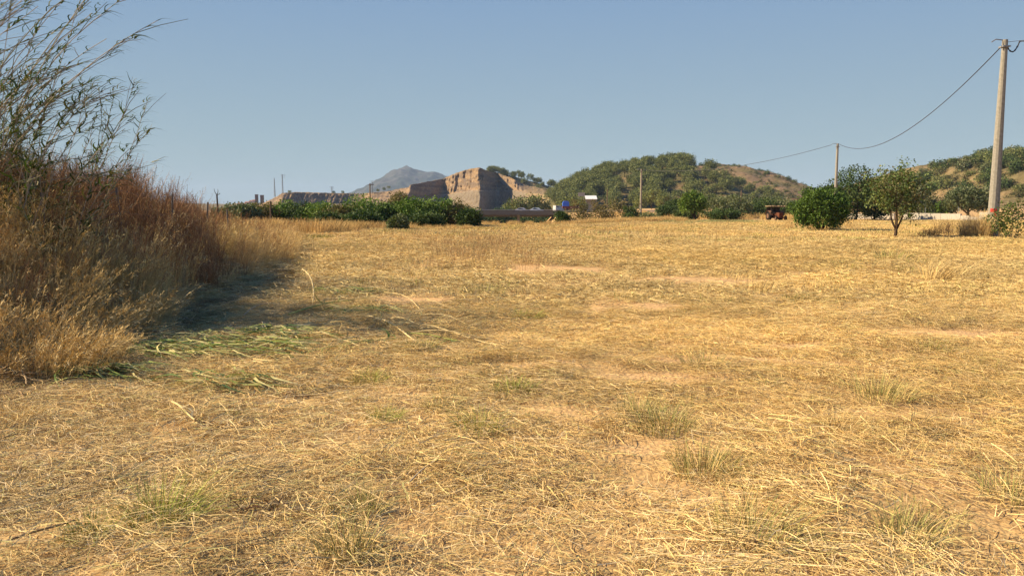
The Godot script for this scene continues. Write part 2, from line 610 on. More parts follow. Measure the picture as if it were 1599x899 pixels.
const PINE_CREST := [830.0, 326.0, 850.0, 320.0, 870.0, 305.0, 890.0, 291.0, 920.0, 279.0, 950.0, 270.0, 1000.0, 263.0, 1040.0, 258.0, 1062.0, 256.0, 1085.0, 265.0, 1110.0, 282.0, 1150.0, 301.0, 1190.0, 314.0, 1230.0, 324.0, 1260.0, 328.0]
const BARE_CREST := [1000.0, 300.0, 1050.0, 268.0, 1075.0, 262.0, 1100.0, 258.0, 1125.0, 260.0, 1150.0, 264.0, 1162.0, 268.0, 1172.0, 277.0, 1190.0, 288.0, 1215.0, 299.0, 1240.0, 306.0, 1290.0, 312.0, 1400.0, 318.0]
const RIGHT_CREST := [1330.0, 322.0, 1390.0, 306.0, 1420.0, 288.0, 1440.0, 268.0, 1460.0, 259.0, 1490.0, 252.0, 1520.0, 247.0, 1550.0, 243.0, 1575.0, 246.0, 1600.0, 255.0, 1660.0, 262.0, 1750.0, 275.0, 1900.0, 300.0, 2100.0, 320.0]
const MOUNT_CREST := [520.0, 318.0, 560.0, 304.0, 590.0, 289.0, 605.0, 278.0, 620.0, 268.0, 636.0, 262.5, 650.0, 265.0, 668.0, 269.0, 690.0, 273.0, 720.0, 280.0, 760.0, 292.0, 820.0, 312.0]
const QUARRY_TOP := [395.0, 320.0, 410.0, 313.0, 420.0, 308.0, 432.0, 301.0, 450.0, 299.0, 500.0, 300.5, 560.0, 302.0, 585.0, 299.0, 605.0, 294.0, 640.0, 287.0, 670.0, 281.5, 690.0, 278.0, 705.0, 271.0, 722.0, 265.0, 738.0, 261.0, 748.0, 260.5, 762.0, 266.0, 780.0, 270.0, 800.0, 277.0, 815.0, 284.0, 840.0, 288.0, 870.0, 296.0, 900.0, 310.0]
const QUARRY_D := [395.0, 690.0, 430.0, 640.0, 436.0, 640.0, 560.0, 690.0, 600.0, 655.0, 628.0, 640.0, 692.0, 735.0, 752.0, 655.0, 776.0, 725.0, 812.0, 668.0, 816.0, 660.0, 870.0, 600.0, 900.0, 590.0]
const RIDGE_BACK := [720.0, 266.0, 760.0, 266.0, 780.0, 270.0, 805.0, 276.0, 830.0, 283.0, 860.0, 291.0, 890.0, 300.0, 930.0, 312.0]

func quarry_depth(px: float) -> float:
	var s := 0.0
	for k in range(-4, 5):
		s += lin(QUARRY_D, px + k * 1.8)
	return s / 9.0

func make_hills() -> void:
	ridge("mountain", MOUNT_CREST, 480.0, 860.0, 3600.0, 5000.0, 6500.0, -10.0, 30.0, M.far, func(p: Vector3, t: float) -> Color:
		var k := smoothstep(-0.25, 0.35, n_rock.get_noise_2d(p.x * 0.16, p.z * 0.16 + p.y * 0.3))
		return Color(0.05, 0.065, 0.055).lerp(Color(0.13, 0.125, 0.115), k * 0.8), 200, 90)
	ridge("far_hill", [-400.0, 320.0, 0.0, 319.0, 250.0, 317.0, 340.0, 319.0, 400.0, 318.0, 500.0, 320.0, 600.0, 326.0], -400.0, 600.0, 1100.0, 1600.0, 2000.0, -4.0, 3.0, M.hill, func(p: Vector3, t: float) -> Color:
		return Color(0.16, 0.16, 0.09).lerp(Color(0.30, 0.24, 0.16), 0.5 + 0.5 * n_rock.get_noise_2d(p.x * 0.4, p.z * 0.4)), 90, 30)
	ridge("far_hill", [1100.0, 326.0, 1200.0, 311.0, 1300.0, 309.0, 1500.0, 306.0, 1800.0, 312.0, 2200.0, 320.0], 1100.0, 2200.0, 800.0, 1200.0, 1600.0, -4.0, 3.0, M.hill, func(p: Vector3, t: float) -> Color:
		return Color(0.14, 0.15, 0.08).lerp(Color(0.30, 0.23, 0.14), 0.5 + 0.5 * n_rock.get_noise_2d(p.x * 0.4, p.z * 0.4)), 90, 30)
	ridge("bare_hill", BARE_CREST, 980.0, 1420.0, 420.0, 700.0, 900.0, -3.0, 3.5, M.hill, func(p: Vector3, t: float) -> Color:
		var k := n_rock.get_noise_2d(p.x * 0.7, p.z * 0.5)
		return Color(0.245, 0.175, 0.11).lerp(Color(0.15, 0.13, 0.07), smoothstep(-0.05, 0.3, k)), 150, 70)
	ridge("pine_hill", PINE_CREST, 825.0, 1265.0, 390.0, 560.0, 720.0, -2.0, 2.5, M.hill, func(p: Vector3, t: float) -> Color:
		var k := n_rock.get_noise_2d(p.x * 0.6, p.z * 0.6)
		return Color(0.23, 0.17, 0.095).lerp(Color(0.15, 0.135, 0.065), smoothstep(-0.3, 0.15, k)), 150, 80)
	ridge("shrub_hill", RIGHT_CREST, 1320.0, 2100.0, 150.0, 360.0, 520.0, 0.0, 1.6, M.hill, func(p: Vector3, t: float) -> Color:
		var k := n_rock.get_noise_2d(p.x * 1.1, p.z * 1.1)
		return Color(0.27, 0.20, 0.115).lerp(Color(0.17, 0.145, 0.075), smoothstep(-0.3, 0.05, k)), 150, 80)
	ridge("quarry_ridge", RIDGE_BACK, 735.0, 960.0, 742.0, 800.0, 960.0, -3.0, 2.0, M.hill, func(p: Vector3, t: float) -> Color:
		return Color(0.27, 0.20, 0.11).lerp(Color(0.19, 0.17, 0.08), 0.5 + 0.5 * n_rock.get_noise_2d(p.x, p.z)), 90, 50)
	make_quarry()
	scatter_hill_plants()

# the cut face: upper cliff, a bench road, a lower spoil face and a toe; depth zigzags in plan, so that some faces look to the sun and some away
func make_quarry() -> void:
	var cols := 420
	var prof := []
	for k in 10: prof.append([0.0 + k / 10.0, 0])
	for k in 26: prof.append([k / 26.0, 1])
	for k in 4: prof.append([k / 4.0, 2])
	for k in 34: prof.append([k / 34.0, 3])
	for k in 8: prof.append([k / 7.0, 4])
	var pts := PackedVector3Array()
	var cs := PackedColorArray()
	for pr in prof:
		for q in cols:
			var px := lerpf(396.0, 898.0, q / float(cols - 1))
			var dz := quarry_depth(px)
			var top: float = at(px, lin(QUARRY_TOP, px), dz).y
			var bench_px: float = lin([396.0, 326.0, 432.0, 322.0, 600.0, 316.0, 690.0, 305.0, 740.0, 298.0, 800.0, 298.0, 870.0, 306.0, 900.0, 318.0], px)
			var bench := minf(at(px, bench_px, dz).y, top - 1.0)
			var s: float = pr[0]
			var y := 0.0
			var d := dz
			var x := at(px, 300.0, dz).x
			var g1 := n_rock.get_noise_3d(x * 1.6, 0.0, 7.0)
			var lay := 55.0 * smoothstep(800.0, 835.0, px) + 30.0 * smoothstep(575.0, 600.0, px) * (1.0 - smoothstep(625.0, 640.0, px))
			var base := Color(0.45, 0.29, 0.145)
			if pr[1] == 0:
				y = lerpf(-4.0, -1.0, s); d = dz - 62.0 + 34.0 * s
				base = Color(0.30, 0.22, 0.13)
			elif pr[1] == 1:
				y = lerpf(-1.0, bench, s); d = dz - 28.0 + 16.0 * s + (g1 * 6.0 + n_rock.get_noise_3d(x * 4.0, y * 0.8, 21.0) * 3.0) * sin(s * PI)
				base = Color(0.20, 0.175, 0.14).lerp(Color(0.25, 0.215, 0.16), 0.5 + 0.5 * n_rock.get_noise_2d(x * 3.0, y * 0.5))
			elif pr[1] == 2:
				y = bench + 0.3 * s; d = dz - 12.0 + 9.0 * s
				base = Color(0.30, 0.245, 0.18)
			elif pr[1] == 3:
				y = lerpf(bench + 0.3, top, s)
				var rib := n_rock.get_noise_3d(x * 2.2, y * 0.45, 3.0) * 11.0 + n_rock.get_noise_3d(x * 7.0, y * 2.2, 9.0) * 4.5
				rib *= lerpf(0.3, 1.0, smoothstep(660.0, 700.0, px)) * (1.0 - 0.75 * smoothstep(805.0, 830.0, px))
				d = dz - 3.0 + (17.0 + lay) * s + rib * smoothstep(0.0, 0.15, s) * (1.0 - 0.6 * smoothstep(0.85, 1.0, s))
				var band := n_rock.get_noise_2d(x * 1.2, y * 4.0)
				base = Color(0.30, 0.22, 0.14).lerp(Color(0.20, 0.16, 0.12), smoothstep(-0.2, 0.25, band))
			else:
				y = top + (0.0 if s < 0.5 else -6.0 * (s - 0.5)); d = dz + 14.5 + lay + 60.0 * s
				base = Color(0.27, 0.20, 0.105)
			var p := Vector3(x, y + n_rock.get_noise_3d(x * 2.0, y, d * 2.0) * 0.7, -d)
			var right := smoothstep(812.0, 835.0, px)
			base = base.lerp(Color(0.30, 0.23, 0.125), right * 0.7)
			pts.push_back(p)
			cs.push_back(base)
	structure("quarry_hill", sheet(pts, cols, cs), M.rock)

func tree_proto(size: Vector3, clumps: int, per: int, leaf: float, palette: Array, trunk_h: float, trunk_r: float) -> Array:
	var mb := Mb.new()
	mb.col = Color(0.11, 0.08, 0.055)
	limb(mb, Vector3(0, -0.8, 0), Vector3(0.1, trunk_h + size.y * 0.45, 0), trunk_r, trunk_r * 0.45, Vector3(0.12, 0, 0.05), 5)
	limb(mb, Vector3(0.05, trunk_h, 0), Vector3(size.x * 0.28, trunk_h + size.y * 0.5, 0.2), trunk_r * 0.5, trunk_r * 0.2, Vector3(0, -0.1, 0), 4)
	limb(mb, Vector3(0.05, trunk_h * 0.9, 0), Vector3(-size.x * 0.26, trunk_h + size.y * 0.5, -0.3), trunk_r * 0.5, trunk_r * 0.2, Vector3(0, -0.1, 0), 4)
	return [mb.mesh(), crown(size, clumps, per, leaf, palette, 0.35, 0.45, -0.75), trunk_h]

func plant(proto: Array, called: String, label: String, category: String, group: String, where: Vector3, size: float, turn: float, mat: Material) -> void:
	var t := thing(called, label, category, where, group, turn)
	t.scale = Vector3.ONE * size
	part(t, "trunk", proto[0], M.bark)
	var c := part(t, "crown", proto[1], mat)
	c.position.y = proto[2]

func scatter_hill_plants() -> void:
	var pines := []
	for k in 5:
		pines.append(tree_proto(Vector3(rng.randf_range(5.2, 6.8), rng.randf_range(4.4, 5.6), 6.0), 52, 24, 0.55, P_PINE, rng.randf_range(1.0, 2.0), 0.20))
	var made := 0
	var tries := 0
	while made < 298 and tries < 6000:
		tries += 1
		var px := rng.randf_range(858.0, 1205.0)
		var t := pow(rng.randf(), 0.8) * 0.72
		var p := ridge_point(PINE_CREST, px, t, 390.0, 560.0, 720.0, -2.0)
		if p.y < height(p.x, p.z) + 0.3:
			continue
		var bare := smoothstep(1045.0, 1085.0, px) * (1.0 - smoothstep(0.62, 0.68, t)) * 0.85
		bare = maxf(bare, smoothstep(1085.0, 1112.0, px) * 0.93)
		if rng.randf() < bare:
			continue
		made += 1
		plant(pines[made % 5], "pine_tree", "round-headed pine tree on the slope of the wooded hill", "tree", "pines of the wooded hill", p - Vector3(0, 0.2, 0), rng.randf_range(0.85, 1.3), rng.randf() * TAU, M.pine)
	for k in 46:
		var px := rng.randf_range(764.0, 888.0)
		var t := rng.randf_range(0.55, 0.71) if k < 32 else rng.randf_range(0.3, 0.6)
		var p := ridge_point(RIDGE_BACK, px, t, 742.0, 800.0, 960.0, -3.0)
		plant(pines[k % 5], "ridge_pine", "pine tree on the ridge beside the quarry cliff", "tree", "pines on the quarry ridge", p - Vector3(0, 0.4, 0), rng.randf_range(0.7, 1.15), rng.randf() * TAU, M.pine)
	var shrubs := []
	for k in 5:
		var pal: Array = [P_PINE, P_DARK, P_PINE, P_OLIVE, P_DARK][k]
		shrubs.append(tree_proto(Vector3(rng.randf_range(3.4, 4.6), rng.randf_range(2.2, 3.2), 4.0), 46, 14, 0.42, pal, 0.15, 0.12))
	for k in 298:
		var px := rng.randf_range(1395.0, 1660.0)
		var t := rng.randf_range(0.22, 0.72)
		var p := ridge_point(RIGHT_CREST, px, t, 150.0, 360.0, 520.0, 0.0)
		plant(shrubs[k % 5], "hill_shrub", "dark green shrub on the slope of the scrub-covered hill beyond the low wall", "shrub", "shrubs of the scrub-covered hill", p - Vector3(0, 0.3, 0), rng.randf_range(0.8, 1.7) * clampf(-p.z / 330.0, 0.6, 1.0), rng.randf() * TAU, M.pine)
	var low := crown(Vector3(1.9, 1.0, 1.9), 14, 10, 0.42, [Color(0.12, 0.115, 0.05), Color(0.15, 0.13, 0.06), Color(0.09, 0.10, 0.04)], 0.4, 0.4)
	for hill in 3:
		var pl := []
		var tn := PackedColorArray()
		for k in [2200, 350, 700][hill]:
			var p: Vector3
			if hill == 0:
				p = ridge_point(RIGHT_CREST, rng.randf_range(1390.0, 1750.0), rng.randf_range(0.2, 0.72), 150.0, 360.0, 520.0, 0.0)
			elif hill == 1:
				p = ridge_point(PINE_CREST, rng.randf_range(850.0, 1130.0), rng.randf_range(0.05, 0.72), 390.0, 560.0, 720.0, -2.0)
			else:
				p = ridge_point(BARE_CREST, rng.randf_range(1060.0, 1300.0), rng.randf_range(0.1, 0.71), 420.0, 700.0, 900.0, -3.0)
			if n_rock.get_noise_2d(p.x * 1.1, p.z * 1.1) < -0.12:
				continue
			var z := rng.randf_range(0.6, 1.5)
			pl.append(Transform3D(Basis(Vector3.UP, rng.randf() * TAU).scaled(Vector3(z, z * 0.8, z)), p - Vector3(0, 0.2, 0)))
			var v := rng.randf_range(0.75, 1.25)
			tn.push_back(Color(v, v, v))
		stuff("low_scrub", ["low scrub covering the hill beyond the wall", "undergrowth between the pines of the wooded hill", "sparse low scrub on the bare hill"][hill], "scrub", low, M.pine, pl, tn)
	for k in 62:
		var px := rng.randf_range(1070.0, 1235.0)
		var t := rng.randf_range(0.2, 0.71)
		var p := ridge_point(BARE_CREST, px, t, 420.0, 700.0, 900.0, -3.0)
		plant(shrubs[k % 5], "slope_shrub", "small dark shrub on the bare reddish hill", "shrub", "shrubs of the bare hill", p - Vector3(0, 0.4, 0), rng.randf_range(0.5, 1.0), rng.randf() * TAU, M.pine)
	# trees at the foot of the quarry, and the two on the plateau
	for a in [[812, 318, 330], [828, 312, 335], [842, 314, 340], [800, 322, 325], [1018, 305, 300], [1035, 312, 280], [908, 322, 290], [885, 318, 300], [1000, 316, 270]]:
		var p := at(a[0], 326.0, a[2])
		p.y = height(p.x, p.z) - 0.2
		var top: float = at(a[0], a[1] - 8.0, a[2]).y
		plant(pines[int(a[0]) % 5], "roadside_pine", "dark pine standing behind the road between bridge and hill", "tree", "pines behind the road", p, clampf((top - p.y) / 6.8, 0.6, 1.6), rng.randf() * TAU, M.pine)
	for a in [[521, 300], [535, 300], [590, 297], [599, 295], [607, 292], [452, 299]]:
		var p := at(a[0], a[1], 0.0 + quarry_depth(a[0]) + 9.0)
		plant(shrubs[int(a[0]) % 5], "plateau_shrub", "small bush on the flat top of the quarried plateau", "shrub", "bushes on the plateau edge", p - Vector3(0, 1.0, 0), 0.75, rng.randf() * TAU, M.pine)

# ---------------------------------------------------------------- bridge, road
func make_bridge() -> void:
	var b := thing("road_bridge", "low concrete road bridge with grey parapet over the dry stream bed", "bridge", Vector3(-8.0, 0, -238.0))
	var mb := Mb.new()
	mb.col = Color(0.17, 0.165, 0.155)
	mb.box(Vector3(-6.5, -0.05, 0), Vector3(58.0, 0.7, 20.0))
	part(b, "deck", mb.mesh(), M.concrete)
	for z in [10.1, -10.1]:
		var w := Mb.new()
		w.col = Color(0.12, 0.122, 0.122)
		w.box(Vector3(-6.5, 0.27, z), Vector3(58.2, 1.35, 0.3))
		var pw := part(b, "parapet", w.mesh(), M.concrete)
		var r := Mb.new()
		r.col = Color(0.4, 0.4, 0.4)
		r.box(Vector3(-6.5, 1.12, z), Vector3(58.0, 0.09, 0.12))
		part(pw, "rail", r.mesh(), M.concrete)
	for z in [6.0, 0.0, -6.0]:
		var g := Mb.new()
		g.col = Color(0.17, 0.16, 0.145)
		g.box(Vector3(-6.5, -0.73, z), Vector3(58.0, 0.65, 0.9))
		part(b, "girder", g.mesh(), M.concrete)
	for x in [-26.0, -14.0, -2.0, 10.0]:
		for z in [8.2, 0.0, -8.2]:
			var p := Mb.new()
			p.col = Color(0.24, 0.22, 0.19)
			p.tube(PackedVector3Array([Vector3(x, -5.2, z), Vector3(x, -0.42, z)]), PackedFloat32Array([0.45, 0.45]), 12)
			part(b, "pier", p.mesh(), M.concrete)
	var ab := Mb.new()
	ab.col = Color(0.22, 0.2, 0.17)
	ab.box(Vector3(21.6, -2.4, 0), Vector3(1.2, 4.0, 19.0))
	part(b, "abutment", ab.mesh(), M.concrete)
	var road := Mb.new()
	road.col = Color(0.055, 0.054, 0.052)
	road.box(Vector3(0, 0, 0), Vector3(160.0, 0.2, 15.0))
	var ro := structure("road", road.mesh(), M.concrete)
	ro.position = Vector3(92.6, 0.33, -238.5)
	var gr := thing("guard_rail", "grey steel guard rail along the road past the bridge", "guard rail", Vector3(14.6, 0.25, -229.2))
	var beam := Mb.new()
	beam.col = Color(0.3, 0.3, 0.29)
	beam.box(Vector3(35.0, 0.62, 0), Vector3(70.0, 0.3, 0.06))
	part(gr, "beam", beam.mesh(), M.paint)
	for k in 36:
		var po := Mb.new()
		po.col = Color(0.3, 0.3, 0.29)
		po.box(Vector3(k * 2.0, 0.25, -0.08), Vector3(0.1, 0.9, 0.08))
		part(gr, "post", po.mesh(), M.paint)

# ---------------------------------------------------------------- poles and cables
func concrete_pole(px: float, base_y: float, top_y: float, d: float, r0: float, r1: float, label: String, group: String, mat_col := Color(0.40, 0.375, 0.32)) -> Dictionary:
	var x := at(px, base_y, d).x
	var g := height(x, -d)
	var top := at(px, top_y, d).y - g
	var t := thing("concrete_pole" if r0 > 0.15 else "slim_pole", label, "utility pole", Vector3(x, g, -d), group)
	var mb := Mb.new()
	mb.col = mat_col
	mb.tube(PackedVector3Array([Vector3(0, -0.4, 0), Vector3(0, top * 0.5, 0), Vector3(0, top, 0)]), PackedFloat32Array([r0, (r0 + r1) * 0.5, r1]), 12)
	part(t, "shaft", mb.mesh(), M.concrete)
	return {"node": t, "top": Vector3(x, g + top, -d), "h": top}

func cable(a: Vector3, b: Vector3, sag: float, r: float, label: String) -> void:
	var pts := PackedVector3Array()
	var rad := PackedFloat32Array()
	for i in 41:
		var t := i / 40.0
		pts.push_back(a.lerp(b, t) - Vector3(0, sag * 4.0 * t * (1.0 - t), 0))
		rad.push_back(r)
	var mb := Mb.new()
	mb.tube(pts, rad, 6)
	var o := part(self, "overhead_cable", mb.mesh(), M.cable)
	o.name = numbered("overhead_cable")
	tag(o, label, "cable", "overhead cables")

func make_poles() -> void:
	var a := concrete_pole(1550.0, 366.0, 62.0, 40.0, 0.29, 0.135, "tall round concrete pole with a red painted mark near its foot", "concrete utility poles", Color(0.285, 0.27, 0.235))
	var n: Node3D = a.node
	# red mark: a bar and a tail brushed on the face of the shaft
	var mk := Mb.new()
	mk.col = Color(1, 1, 1)
	for k in 7:
		var an := -0.55 + k * 0.16
		var rr := 0.279
		for row in 2:
			if row == 1 and k < 4:
				continue
			var y0 := 1.36 if row == 0 else 1.12
			var y1 := 1.55 if row == 0 else 1.36
			var wob := rng.randf_range(-0.02, 0.02)
			var p0 := Vector3(sin(an) * rr, 0, cos(an) * rr)
			var p1 := Vector3(sin(an + 0.16) * rr, 0, cos(an + 0.16) * rr)
			mk.quad(p0 + Vector3(0, y0 + wob, 0), p1 + Vector3(0, y0 + wob, 0), p1 + Vector3(0, y1 + wob, 0), p0 + Vector3(0, y1, 0))
	var mko := part(n, "painted_mark", mk.mesh(), M.red)
	mko.rotation.y = -0.6
	var b := concrete_pole(1303.5, 340.0, 224.0, 90.0, 0.20, 0.125, "concrete pole rising in front of the dark leafy trees", "concrete utility poles", Color(0.30, 0.285, 0.25))
	var c := concrete_pole(1000.5, 342.0, 264.0, 118.0, 0.19, 0.13, "pale concrete pole before the foot of the wooded hill", "concrete utility poles", Color(0.34, 0.30, 0.24))
	for q in [a, b, c]:
		var h: float = q.h
		var mb := Mb.new()
		mb.box(Vector3(0, h - 0.35, 0), Vector3(0.40, 0.07, 0.40))
		part(q.node, "clamp", mb.mesh(), M.steel)
		var ar := Mb.new()
		ar.tube(PackedVector3Array([Vector3(-0.1, h - 0.02, 0), Vector3(-0.5, h + 0.02, 0.03), Vector3(-0.72, h - 0.12, 0.05)]), PackedFloat32Array([0.03, 0.03, 0.03]), 6)
		part(q.node, "bracket", ar.mesh(), M.steel)
	# the near pole's tail of cable, looped under the bracket on its other side
	var lp := Mb.new()
	var pts := PackedVector3Array()
	var rad := PackedFloat32Array()
	var h1: float = a.h
	for i in 15:
		var t := i / 14.0
		pts.push_back(Vector3(0.14 + 0.62 * t, h1 - 0.38 - 0.34 * sin(t * PI) * (1.0 - 0.3 * t) + 0.30 * t * t, 0.06 * sin(t * 3.0)))
		rad.push_back(0.035 + 0.012 * sin(i * 2.4))
	lp.tube(pts, rad, 7)
	part(n, "cable_loop", lp.mesh(), M.cable)
	var ta: Vector3 = a.top
	var tb: Vector3 = b.top
	var tc: Vector3 = c.top
	var out := Vector3(36.0, 10.2, -28.0)
	cable(ta + Vector3(-0.14, -0.30, 0), tb + Vector3(0.12, -0.05, 0), 2.3, 0.026, "thick black cable sagging from the red-marked pole to the next concrete pole")
	cable(tb + Vector3(-0.72, -0.15, 0), tc + Vector3(0.12, -0.1, 0), 1.2, 0.026, "thin cable running from the tree-side pole down towards the wooded hill")
	cable(ta + Vector3(0.76, -0.08, 0), out, 0.5, 0.024, "short black cable leaving the red-marked pole on its far side from the trees")
	cable(ta + Vector3(0.12, -0.12, 0.05), out + Vector3(0, 0.4, 0), 0.3, 0.012, "thin steel stay wire leaving the top of the red-marked pole")
	var e := thing("concrete_pole", "concrete pole at the end of the black cables beyond the yellow grass", "utility pole", Vector3(36.1, height(36.0, -28.0), -28.0), "concrete utility poles")
	var em := Mb.new()
	em.col = Color(0.42, 0.395, 0.34)
	em.tube(PackedVector3Array([Vector3(0, -0.4, 0), Vector3(0, 10.9, 0)]), PackedFloat32Array([0.29, 0.14]), 12)
	part(e, "shaft", em.mesh(), M.concrete)
	# slim poles farther off
	for s in [[578.0, 286.0, 130.0, "slim dark pole with a cross-arm standing among the green shrubs", true], [421.5, 314.0, 60.0, "thin pale stake standing before the green shrubs", false], [1157.0, 297.0, 160.0, "weathered wooden post among the bushes under the bare hill", false], [948.0, 295.0, 200.0, "slim wooden pole at the foot of the pine wood", false]]:
		var d: float = s[2]
		var x := at(s[0], 330.0, d).x
		var g := height(x, -d)
		var top: float = at(s[0], s[1], d).y - g
		var t := thing("slim_pole", s[3], "pole", Vector3(x, g, -d))
		var mb := Mb.new()
		mb.col = Color(0.24, 0.19, 0.14)
		var r := 0.0011 * d
		mb.tube(PackedVector3Array([Vector3(0, -0.3, 0), Vector3(0.02, top, 0)]), PackedFloat32Array([minf(r, 0.17), minf(r, 0.17) * 0.7]), 8)
		part(t, "shaft", mb.mesh(), M.bark)
		if s[4]:
			var cr := Mb.new()
			cr.col = Color(0.22, 0.2, 0.18)
			cr.box(Vector3(0.25, top - 0.25, 0), Vector3(0.9, 0.12, 0.12))
			part(t, "cross_arm", cr.mesh(), M.bark)
	for s in [[441.0, 300.0, 272.0, 668.0, "lattice pylon with three cross-arms on the plateau"], [518.0, 301.0, 291.0, 720.0, "small far pylon on the plateau edge"], [581.0, 300.0, 282.0, 690.0, "far pylon rising beside the mountain slope"], [428.5, 302.0, 278.0, 660.0, "thin mast on the plateau corner"]]:
		var foot := at(s[0], s[1], s[3])
		var top: float = at(s[0], s[2], s[3]).y - foot.y
		var t := thing("pylon", s[4], "pylon", foot - Vector3(0, 1.5, 0))
		var mb := Mb.new()
		mb.col = Color(0.20, 0.20, 0.21)
		for k in 4:
			var sx := 0.5 if k & 1 else -0.5
			var sz := 0.5 if k & 2 else -0.5
			mb.tube(PackedVector3Array([Vector3(sx, -1.5, sz), Vector3(sx * 0.3, top + 1.5, sz * 0.3)]), PackedFloat32Array([0.12, 0.10]), 4)
		for k in 7:
			var y := top * k / 7.0
			mb.box(Vector3(0, y + 1.0, 0), Vector3(0.9 - 0.08 * k, 0.12, 0.9 - 0.08 * k))
		part(t, "mast", mb.mesh(), M.paint)
		if s[2] < 275.0 or s[0] > 500.0:
			for k in 3:
				var am := Mb.new()
				am.col = Color(0.22, 0.22, 0.23)
				am.box(Vector3(0.9 if s[0] < 500.0 else 0.0, top + 1.2 - k * 1.2, 0), Vector3(4.2 - k * 0.3, 0.18, 0.18))
				part(t, "cross_arm", am.mesh(), M.paint)

# ---------------------------------------------------------------- bushes and trees
func make_bushes() -> void:
	var G := "green shrubs in a row before the quarry"
	var rows := [
		[352, 326, 18, 70, P_OLIVE, "grey-green shrub behind the rusty weeds of the bank"],
		[378, 320, 20, 72, P_OLIVE, "grey-green shrub below the far pale houses"],
		[408, 321, 24, 74, P_BROWN, "olive-brown shrub below the corner of the plateau cliff"],
		[440, 318, 26, 75, P_BRIGHT, "bright green shrub under the lattice pylon"],
		[474, 321, 25, 74, P_DARK, "dark green shrub under the plateau cliff between two bright ones"],
		[505, 319, 26, 73, P_FRESH, "bright green shrub before the middle of the plateau cliff"],
		[535, 325, 26, 70, P_BROWN, "dull brownish shrub beside the slim pole's green shrub"],
		[570, 313, 30, 71, P_FRESH, "tall bright green shrub at the foot of the slim dark pole"],
		[598, 320, 22, 72, P_DARK, "dark shrub between the slim pole and the tall ragged bush"],
		[622, 301, 20, 76, P_BROWN, "tall ragged olive bush with a pointed top"],
		[640, 312, 28, 72, P_BRIGHT, "broad green shrub in front of the tall ragged bush"],
		[678, 313, 30, 72, P_FRESH, "light green shrub below the orange quarry face"],
		[708, 318, 26, 72, P_BROWN, "brownish shrub near the end of the bridge"],
		[733, 330, 14, 70, P_DARK, "small dark shrub at the very end of the row by the bridge"],
		[512, 336, 17, 62, P_DARK, "low dark bush between two mounds of yellow grass"],
		[562, 334, 28, 66, P_DARK, "low spreading dark bush beneath the slim pole"],
		[620, 343, 10, 60, P_OLIVE, "little pale green sapling in the yellow grass before the row"],
		[660, 335, 26, 68, P_DARK, "low dark bush under the light green shrub"],
	]
	for r in rows:
		bush("green_shrub", r[5], G, r[0], r[1], r[2] * 1.12, r[3] * 0.93, r[4], 120, 0.17)
	var H := "bushes along the far edge of the field"
	var right := [
		[878, 331, 9, 78, P_DARK, "small round dark bush on the field edge below the blue lorry"],
		[905, 311, 20, 118, P_BROWN, "olive bush below the shed with the white roof"],
		[936, 314, 22, 116, P_BROWN, "yellowish bush behind the field edge next to the slim pole"],
		[966, 309, 24, 118, P_BROWN, "broad brownish bush before the pine wood"],
		[988, 320, 12, 112, P_DARK, "dark bush just beside the pale concrete pole"],
		[1015, 334, 14, 100, P_OLIVE, "low grey-green bush on the other side of the pale pole"],
		[1042, 322, 13, 130, P_DARK, "round dark bush on the dry grass slope"],
		[1056, 312, 18, 150, P_DARK, "dark leafy bush at the bottom of the wood's bare gap"],
		[1118, 304, 28, 112, P_OLIVE, "silvery green bush behind the bright green little tree"],
		[1146, 302, 24, 118, P_OLIVE, "pale green bush beside the weathered post"],
		[1168, 316, 22, 132, P_DARK, "dark bush right of the weathered post at the hill's foot"],
		[1192, 310, 22, 140, P_DARK, "dark green bush behind the rusty old tractor"],
		[1216, 308, 22, 145, P_OLIVE, "olive-green bush over the canopy of the rusty tractor"],
		[1240, 316, 20, 125, P_DARK, "dark bush between the rusty tractor and the round bush"],
		[1072, 328, 14, 104, P_DARK, "low dark bush at the trunk of the bright green little tree"],
		[1134, 328, 22, 104, P_DARK, "low mixed bush under the silvery green one"],
		[1465, 315, 18, 128, P_BRIGHT, "yellow-green low bush behind the white wall"],
		[780, 322, 16, 268, P_DARK, "dark bush behind the bridge parapet"],
		[745, 334, 26, 266, P_DARK, "dark thicket seen under the bridge at its shrub end"],
		[790, 336, 26, 268, P_DARK, "dark thicket seen under the middle of the bridge"],
		[835, 336, 26, 266, P_DARK, "dark thicket seen under the bridge at its lorry end"],
	]
	for r in right:
		if r[5].contains("right of"):
			r[5] = "dark bush just past the weathered post at the hill's foot"
		bush("field_edge_bush", r[5], H, r[0], r[1], r[2] * 1.12, r[3], r[4], 90, 0.0021 * r[3])

